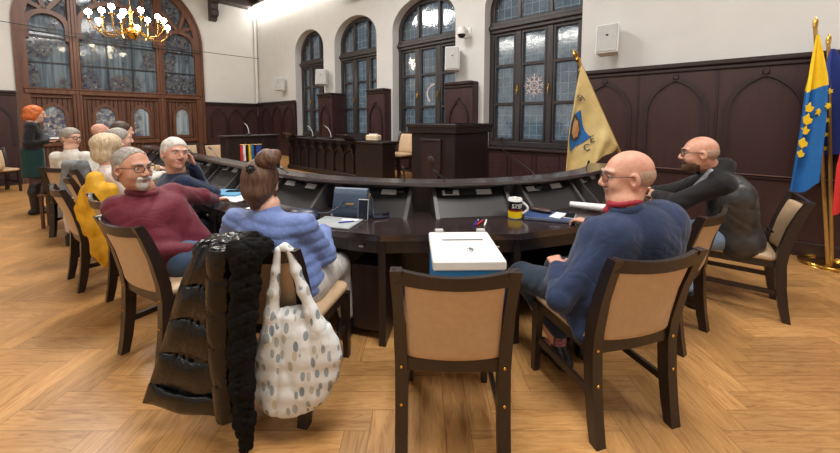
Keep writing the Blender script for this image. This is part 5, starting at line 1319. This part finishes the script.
# the standing woman with copper hair
P = Person('person', 'standing copper-haired woman in black jumper, green skirt and tall boots holding a paper', (-5.95, 5.38), .010)
f = nrm((.72, .69, 0)); r_ = np.cross(f, (0, 0, 1)); g = A3((-5.95, 5.38, 0)); G_ = lambda a, b, z: g+f*a+r_*b+A3((0, 0, z))
hc = G_(.04, 0, 1.545); P.head(hc, (f[0], f[1]), tilt=.18, sc=1.0, neck=G_(.0, 0, 1.40))
shl, shr = G_(0, -.17, 1.36), G_(0, .17, 1.36); pel, ch = G_(-.02, 0, .92), G_(0.01, 0, 1.24)
el, wl, er, wr = G_(-.04, -.22, 1.10), G_(.16, -.14, 1.12), G_(-.05, .22, 1.10), G_(.15, .10, 1.12)
P.torso(pel, ch, shl, shr, .9).arm(shl, el, wl, .9).arm(shr, er, wr, .9).hand(wl, f*.9+r_*.2, (0, 0, 1), 1, .5, .95).hand(wr, f*.95, (0, 0, 1), -1, .5, .95)
kl, kr, al, ar = G_(.02, -.09, .48), G_(-.01, .10, .48), G_(.0, -.10, .1), G_(-.03, .11, .1)
P.leg(G_(0, -.09, .88), kl, al).leg(G_(0, .09, .88), kr, ar).body('skin_pale').eyes()
P.hair('hair', [((0, -.025, .032), (.092, .110, .098)), ((0, -.045, -.05), (.090, .085, .075)), ('c', (.070, .015, .0), (.068, .02, -.085), .030, .022), ('c', (-.070, .015, .0), (-.068, .02, -.085), .030, .022)], 'hair_red', [((0, 1, -.35), (0, .075, .055)), ((0, 0, -1), (0, 0, -.11))], .008, folds(51, .007, 50))
q = top_sdf(pel, ch, shl, shr, el, wl, er, wr, grow=.03, sleeve=.058, cuff=.042, chest=.105, waist=.105, neck=G_(0, 0, 1.37), shp=.062)
P.cloth('jumper', q, 'black_cloth', folds(52, .010, 30))
q = SDF()
for k in (-1, 1): q.cap(G_(-.02, .07*k, .96), G_(-.02, .08*k, .62), .125, .125, .06)
P.cloth('skirt', q, 'green_skirt', folds(53, .005, 14), cuts=[((0, 0, -1), -.58)])
q = SDF().cap(G_(.01, -.09, .66), kl, .075, .06).cap(G_(.0, .09, .66), kr, .075, .06).cap(kl, G_(.01, -.1, .4), .055, .055).cap(kr, G_(-.02, .1, .4), .055, .055); P.cloth('tights', q, 'tights')
for k, a, kn in ((-1, al, kl), (1, ar, kr)):
    q = SDF().cap(A3(kn)-A3((0, 0, .02)), A3(a)+A3((0, 0, .25)), .068, .066, .03).cap(A3(a)+A3((0, 0, .25)), A3(a)+A3((0, 0, -.03)), .066, .046, .03).cap(A3(a)-f*.04-A3((0, 0, .055)), A3(a)+f*.15-A3((0, 0, .065)), .044, .032, .03)
    P.cloth('boot', q, 'shoe', cuts=[((0, 0, -1), -.004)])
t = thing('paper_sheet', 'white papers held by the standing copper-haired woman', 'paper', tuple(G_(.30, -.02, 1.155)), math.atan2(f[1], f[0])); MB().box((-.12, -.15, 0), (.14, .15, .012)).obj('sheets', 'paper', t)

# seated people along the far stretch of the left wing
def seated(label, seat, f, head_at, hface, top, hair_prims, hair_mat, cuts, skin_='skin_pale', h=.011, glasses=False, beard=None, sc=1., tilt=.1, seed=60, lower='jeans_dark', arms_in=.30, hnoise=None, topname='jumper'):
    f = nrm((f[0], f[1], 0)); r_ = np.cross(f, (0, 0, 1)); g = A3((seat[0], seat[1], 0)); G_ = lambda a, b, z: g+f*a+r_*b+A3((0, 0, z))
    P = Person('person', label, seat, h); hc = A3(head_at)
    d = hc-g; lx = d@f; ly = d@r_
    pel = G_(-.03, 0, .57); ch = G_(lx*.6, ly*.6, .86); top_ = hc-A3((0, 0, .245)); shl, shr = top_-r_*.18*sc-f*.02, top_+r_*.18*sc-f*.02; shl[2] = shr[2] = min(shl[2], .99); nk = hc-A3((0, 0, .13))-f*.02
    el, wl, er, wr = shl+f*.10-r_*.06-A3((0, 0, .24)), None, shr+f*.10+r_*.06-A3((0, 0, .24)), None
    wl, wr = el+f*.22+r_*.10+A3((0, 0, .06)), er+f*.22-r_*.10+A3((0, 0, .06))
    P.head(hc, hface, tilt=tilt, sc=sc, neck=nk).torso(pel, ch, shl, shr, .95).arm(shl, el, wl, .9).arm(shr, er, wr, .9).hand(wl, f+r_*.3, (0, 0, -1), 1, .4, .95).hand(wr, f-r_*.3, (0, 0, -1), -1, .4, .95)
    kl, kr = G_(.40, -.1, .49), G_(.40, .1, .49); al, ar = G_(.42, -.1, .12), G_(.42, .1, .12)
    P.leg(G_(0, -.09, .56), kl, al).leg(G_(0, .09, .56), kr, ar).body(skin_).eyes()
    if glasses: P.glasses(r=.003)
    if hair_prims: P.hair('hair', hair_prims, hair_mat, cuts, .009, hnoise)
    if beard: P.hair('beard', [((0, .034, -.072), (.060, .064, .050)), ((0, .076, -.098), (.032, .028, .026))], beard, [((0, -1, 0), (0, .01, 0)), ((0, .3, 1), (0, .06, -.04))], .008)
    q = top_sdf(pel, ch, shl, shr, el, wl, er, wr, grow=.035, sleeve=.064, cuff=.045, chest=.112, waist=.12, neck=nk-A3((0, 0, .03)), shp=.066)
    P.cloth(topname, q, top, folds(seed, .007, 26))
    P.cloth('trousers', legs_sdf(pel, r_, kl, al+A3((0, 0, .03)), kr, ar+A3((0, 0, .03))), lower, folds(seed+1, .005, 18))
    shoe(P, al, f, h=.012); shoe(P, ar, f, h=.012)
    return P
FULL = [((0, -.022, .03), (.088, .108, .095)), ((0, -.045, -.02), (.08, .075, .07))]
FC = [((0, 1, -.75), (0, .086, .084))]
BOB = [((0, -.03, .035), (.100, .118, .102)), ((0, -.05, -.05), (.096, .085, .075)), ((0, -.06, -.09), (.085, .06, .05))]
seated('blonde woman in a white jumper seen from behind, beside the yellow jacket', (-2.86, 3.22), (.6, .8), (-2.86, 3.22, 1.19), (.5, .85), 'white_knit', BOB, 'hair_blonde', [((0, 1, -.45), (0, .075, .06))], h=.009, seed=61, hnoise=folds(62, .010, 40))
seated('grey-haired man half hidden behind the blonde woman', (-3.36, 3.80), (.66, .75), (-3.33, 3.88, 1.24), (.66, .75), 'cream_knit', FULL, 'hair_grey', FC, seed=63)
seated('dark-haired person beyond the blonde woman, far along the desk', (-3.9, 4.38), (.66, .75), (-3.82, 4.50, 1.31), (.5, .85), 'tan_cloth', FULL, 'hair_dark', FC, seed=65)
seated('bald bearded man in black, far along the desk', (-4.86, 5.16), (.66, .75), (-4.72, 5.18, 1.27), (.75, .5), 'black_cloth', None, None, (), skin_='skin_ruddy', beard='beard_dark', seed=67)
seated('older woman with short grey hair and glasses in a white cardigan', (-4.42, 4.58), (-.25, .97), (-4.53, 4.54, 1.22), (.99, -.1), 'cream_knit', FULL+[((0, -.01, .06), (.09, .095, .075))], 'hair_grey', [((0, 1, -.75), (0, .092, .08))], glasses=True, seed=69, topname='cardigan')

# ------------------------------------------------------------------ clothes and bags on the chairs
def drape(name, label, cat, org, prims, mat, noise=None, h=.009, cuts=(), part_name='cloth', group=None):
    t = thing(name, label, cat, (org[0], org[1], 0)); q = SDF()
    for p in prims: q.cap(*p)
    mesh_obj(part_name, q.mesh(h, noise, cuts), mat, t, (org[0], org[1], 0)); return t
# black puffer coat
tq = NT('glossy_black_nylon'); nz = tq.noise(tq.mapping(tq.coord(), (1, 1, 1.3)), 24, 2, .5, 1.6); tq.base(lin((9, 9, 10))); tq.bump(nz, .28, .010); M['puffer'] = tq.set(.2, 0, .4)
tf = NT('black_fur'); nz = tf.noise(tf.coord(), 120, 3, .7); tf.base(tf.ramp(nz, [(.3, lin((5, 5, 6))), (.7, lin((24, 22, 22)))])); tf.bump(nz, .8, .012); M['fur'] = tf.set(.85, 0, .15)
org = (-.95, 1.55, 0); t = thing('puffer_coat', 'glossy black puffer coat with fur trim hung over the chair of the woman in blue', 'coat', org)
def px(x, y, d):
    dx = (x-420)/350; p_ = math.atan(26/350); dy = (146-y)/350
    r = A3((dx, math.cos(p_)+math.sin(p_)*dy, -math.sin(p_)+math.cos(p_)*dy)); return A3((0, 0, CH))+r*(d/r[1])
# front panel of the coat: five quilted baffles between an outline that flares to the hem
SEAM = [0, .25, .46, .68, .88, 1.0]
def coat_pt(s_, t_):
    yl = 243+162*t_; xl = np.interp(yl, [243, 287, 359, 405], [199, 178, 157, 142]); yr = 248+172*t_; xr = np.interp(yr, [248, 330, 420], [222, 221, 224])
    i = min(4, int(np.searchsorted(SEAM, t_, side='right'))-1); w_ = (t_-SEAM[i])/(SEAM[i+1]-SEAM[i])
    puff = max(0, math.sin(PI*min(1, max(0, w_))))**.7*.034*min(1, (1-abs(2*s_-1)**6)+.1)
    near = math.exp(-min(w_, 1-w_)/.16); cr = near*(.004*math.sin(s_*34+7*i+3*math.sin(s_*9+i))+.002*math.sin(s_*71+i*5+w_*9))+.003*math.sin(s_*13+w_*6+i*2)
    p = A3(px(xl+(xr-xl)*s_, yl+(yr-yl)*s_+2.0*math.sin(s_*8+i), 1.52-.03*s_)); d_ = A3((0, 0, CH))-p; d_ = d_/np.linalg.norm(d_)
    return Vector(p+d_*(puff+cr))
NU, NV = 44, 100
F_ = [[coat_pt(i/NU, j/NV) for j in range(NV+1)] for i in range(NU+1)]
def closed_panel(F_, NU, NV, back):
    vs = [p for r in F_ for p in r]; n = len(vs); vs = [tuple(p-Vector(org)) for p in vs]
    bk_ = [F_[i][j]+Vector((0, back*(1-abs(2*i/NU-1)**4*.6), 0)) for i in range(NU+1) for j in range(NV+1)]; vs += [tuple(p-Vector(org)) for p in bk_]
    id_ = lambda i, j: i*(NV+1)+j; fs = []
    for i in range(NU):
        for j in range(NV): q = (id_(i, j), id_(i+1, j), id_(i+1, j+1), id_(i, j+1)); fs += [q, tuple(n+k for k in reversed(q))]
    for i in range(NU):
        for j in (0, NV): a, c = id_(i, j), id_(i+1, j); fs.append((a, c, n+c, n+a))
    for j in range(NV):
        for i in (0, NU): a, c = id_(i, j), id_(i, j+1); fs.append((a, c, n+c, n+a))
    return MB().add(vs, fs)
closed_panel(F_, NU, NV, .07).obj('quilted_body', 'puffer', t, smooth=80)
rings = []; SL = [0, .17, .36, .56, .78, 1.0]
for j in range(91):
    t_ = j/90; i = min(4, int(np.searchsorted(SL, t_, side='right'))-1); w_ = (t_-SL[i])/(SL[i+1]-SL[i]); near = math.exp(-min(w_, 1-w_)/.15)
    y = 246+174*t_; xc = np.interp(y, [246, 300, 350, 420], [222, 220, 222, 228]); hw = np.interp(y, [246, 300, 420], [.058, .060, .050])*(.90+.14*max(0, math.sin(PI*min(1, w_)))**.5)
    if j in (0, 90): hw *= .6
    c = A3(px(xc, y, 1.445)); ring = []
    for k in range(36):
        a = 2*PI*k/36; r = hw*(1+near*(.09*math.sin(a*9+i*2+2*math.sin(a*3))+.05*math.sin(a*17+i))+.03*math.sin(a*4+t_*9)); ring.append(tuple(c+A3((r*math.cos(a), r*.75*math.sin(a), 0))-A3(org)))
    rings.append(ring)
MB().loft(rings).obj('sleeve', 'puffer', t, smooth=80)
q = SDF(); path = [(236, 250, .04), (246, 256, .05), (245, 285, .05), (243, 315, .047), (242, 350, .045), (243, 385, .042), (245, 420, .034), (246, 446, .024)]
for i in range(len(path)-1): q.cap(px(path[i][0], path[i][1], 1.40), px(path[i+1][0], path[i+1][1], 1.40), path[i][2], path[i+1][2], .03)
q.cap(px(246, 252, 1.40), px(264, 247, 1.47), .045, .035, .03)
mesh_obj('fur_trim', q.mesh(.006, folds(73, .010, 70, (1, 1, 1))), 'fur', t, org)
q = SDF()                                            # shoulder of the coat laid over the chair back
for k in range(8):
    s_ = k/7; a = px(202+46*s_, 250, 1.55); q.cap(a, a+A3((.0, .10, .0)), .035, .03, .04).cap(a+A3((0, .10, 0)), a+A3((.0, .12, -.22)), .03, .025, .03)
mesh_obj('shoulder', q.mesh(.008, folds(74, .008, 24)), 'puffer', t, org)
# leaf-print tote
org = (-.45, 1.5, 0); t = thing('tote_bag', 'white leaf-print cotton bag hanging from the chair of the woman in blue', 'bag', org)
q = SDF(); rows = [(316, 274, 312), (330, 270, 324), (344, 266, 332), (356, 263, 335), (374, 261, 332), (390, 261, 323), (402, 264, 311)]
for i in range(len(rows)-1):
    for u_ in range(7):
        a = px(rows[i][1]+(rows[i][2]-rows[i][1])*u_/6, rows[i][0], 1.50); b = px(rows[i+1][1]+(rows[i+1][2]-rows[i+1][1])*u_/6, rows[i+1][0], 1.50); bl_ = .016+.022*math.sin(PI*u_/6)*min(1, .4+i*.2); q.cap(a, b, bl_, bl_+.002, .05)
fz = folds(81, .007, 26, (1.6, 1, .35)); mesh_obj('pouch', q.mesh(.007, fz), 'cotton', t, org)
def strap(path, ws, nme, d=1.5):
    q = SDF()
    for i in range(len(path)-1): q.cap(px(*path[i], d), px(*path[i+1], d), ws[i], ws[i+1], .02)
    mesh_obj(nme, q.mesh(.006, folds(82, .004, 30, (1.5, 1, .2))), 'cotton', t, org)
strap([(278, 250), (276, 270), (274, 292), (272, 314), (270, 335), (268, 352)], [.016, .020, .024, .030, .036, .038], 'strap', 1.49)
strap([(290, 250), (296, 270), (303, 290), (311, 310), (318, 326), (324, 342)], [.015, .018, .022, .027, .032, .034], 'strap', 1.49)
strap([(278, 250), (284, 247), (290, 250)], [.015, .015, .015], 'strap_loop', 1.50)
# yellow jacket on the blonde woman's chair
M['yellow_cloth'] = simple('yellow_jacket_cloth', (214, 160, 20), .6, vary=.06, scale=20, bump=.15)
org = (-2.95, 3.0, 0); t = thing('jacket', 'mustard yellow jacket draped over the chair behind the maroon man', 'jacket', org)
q = SDF()
for a, b, r0, r1 in (((95, 178), (100, 200), .05, .06), ((100, 200), (98, 225), .06, .07), ((98, 225), (102, 250), .07, .06), ((102, 250), (107, 264), .05, .03), ((90, 190), (84, 205), .05, .055), ((84, 205), (80, 216), .055, .05), ((84, 208), (88, 232), .05, .03), ((110, 190), (110, 225), .05, .05), ((110, 225), (112, 258), .05, .03)):
    q.cap(px(*a, 2.92), px(*b, 2.90), r0, r1, .05)
mesh_obj('cloth', q.mesh(.010, folds(83, .014, 14)), 'yellow_cloth', t, org)
# grey coat on the older woman's chair, tote and handbag beside it
M['grey_wool'] = simple('grey_wool', (122, 126, 128), .9, vary=.05, bump=.1)
org = (-4.3, 4.25, 0); t = thing('coat', 'grey coat hanging over the chair of the older woman in white', 'coat', org); q = SDF()
for a, b, r0, r1 in (((68, 166), (66, 190), .05, .06), ((66, 190), (64, 214), .06, .05), ((78, 166), (80, 186), .05, .05), ((74, 166), (73, 200), .05, .06), ((68, 165), (84, 164), .035, .04), ((84, 164), (86, 178), .04, .03)): q.cap(px(*a, 4.22), px(*b, 4.20), r0, r1, .05)
mesh_obj('cloth', q.mesh(.012, folds(84, .012, 26)), 'grey_wool', t, org)
p = px(81, 203, 4.05); t = thing('tote_bag', 'white cotton bag with a printed emblem standing by the chairs at left', 'bag', (p[0], p[1], 0), .55)
z0 = .26
MB().loft([[(x*w, y*d, z) for x, y in [(math.cos(a), math.sin(a)) for a in [2*PI*k/20 for k in range(20)]]] for z, w, d in ((.14, .12, .05), (.16, .15, .06), (.3, .16, .05), (.44, .15, .03), (.46, .14, .02))]).obj('pouch', 'white_knit', t, smooth=60)
MB().tube([(-.1, 0, .45), (-.08, 0, .54), (-.02, 0, .57), (.04, 0, .54), (.06, 0, .45)], .012, 6).obj('handle', 'white_knit', t)
MB().tube([(.05+.045*math.cos(a), -.061, .36+.045*math.sin(a)) for a in [2*PI*k/16 for k in range(17)]], .007, 5).obj('printed_ring', 'gold', t); MB().box((-.07, -.066, .22), (-.02, -.056, .34), bev=.01).obj('printed_figure', 'blue_case', t)
MB().box((-.14, -.08, 0), (.14, .08, .14), bev=.015).obj('case_below', 'black_plastic', t)
p = px(57, 178, 4.75); t = thing('handbag', 'black handbag on a small stool beside the standing woman', 'bag', (p[0], p[1], .46), .5)
MB().loft([[(x*w, y*d, z) for x, y in [(math.cos(a), math.sin(a)) for a in [2*PI*k/16 for k in range(16)]]] for z, w, d in ((0, .15, .07), (.03, .17, .09), (.15, .15, .07), (.22, .10, .04))]).obj('pouch', 'black_plastic', t, smooth=60)
MB().tube([(-.08, 0, .2), (-.05, 0, .32), (.05, 0, .32), (.08, 0, .2)], .01, 6).obj('handle', 'black_plastic', t)
t = thing('stool', 'small brown wooden stool under the black handbag', 'stool', (p[0], p[1], 0), .5)
MB().box((-.17, -.12, .43), (.17, .12, .459), bev=.006).obj('seat', 'oak', t)
for sx in (-1, 1):
    for sy in (-1, 1): MB().box((sx*.14-.016, sy*.09-.016, 0), (sx*.14+.016, sy*.09+.016, .43), bev=.004).obj('leg', 'oak', t)
# beige coat on the far left chair
org = (-8.4, 6.9, 0); t = thing('coat', 'beige coat lying over the seat of the chair at the left edge', 'coat', org); q = SDF()
for a, b, r0, r1 in (((-8.6, 6.95, .56), (-8.2, 6.75, .54), .08, .08), ((-8.3, 6.75, .55), (-8.15, 6.6, .38), .08, .06), ((-8.65, 7.0, .6), (-8.7, 7.05, .8), .08, .05)): q.cap(a, b, r0, r1, .06)
mesh_obj('cloth', q.mesh(.016, folds(85, .016, 10)), 'tan_cloth', t, org)
# ------------------------------------------------------------------ light and camera
def area(name, loc, size, power, rgb=(254, 250, 245), rot=(0, 0, 0), sy=None):
    l = bpy.data.lights.new(name, 'AREA'); l.energy = power; l.color = lin(rgb)[:3]; l.shape = 'RECTANGLE'; l.size = size; l.size_y = sy or size
    o = bpy.data.objects.new(name, l); COL.objects.link(o); o.location = loc; o.rotation_euler = rot
    return o
area('overhead_fill_near', UV(.2, .8, 5.3), 1.6, 215, sy=1.6)  # unseen area lights added overhead to light the room, no fixtures modelled
area('overhead_fill_middle', UV(4.2, 2.2, 5.3), 1.6, 215, sy=1.6)
area('overhead_fill_far', UV(8.6, 1.0, 5.3), 1.6, 200, sy=1.6)
area('overhead_fill_back', UV(-2.6, 3.2, 5.3), 1.6, 130, sy=1.6)
w = bpy.data.worlds.new('dusk'); S.world = w; w.use_nodes = True
bg = w.node_tree.nodes['Background']; bg.inputs[0].default_value = (.28, .36, .43, 1); bg.inputs[1].default_value = .62
cam = bpy.data.cameras.new('camera'); co = bpy.data.objects.new('camera', cam); COL.objects.link(co)
cam.sensor_width = 36; cam.lens = 350/840*36; cam.shift_y = -80.5/840; cam.clip_start = .05
co.location = (0, 0, CH); co.rotation_euler = (PI/2-math.atan(26/350), 0, 0)
S.camera = co
S.view_settings.view_transform = 'Standard'; S.view_settings.look = 'None'; S.view_settings.gamma = 1; S.view_settings.exposure = 0
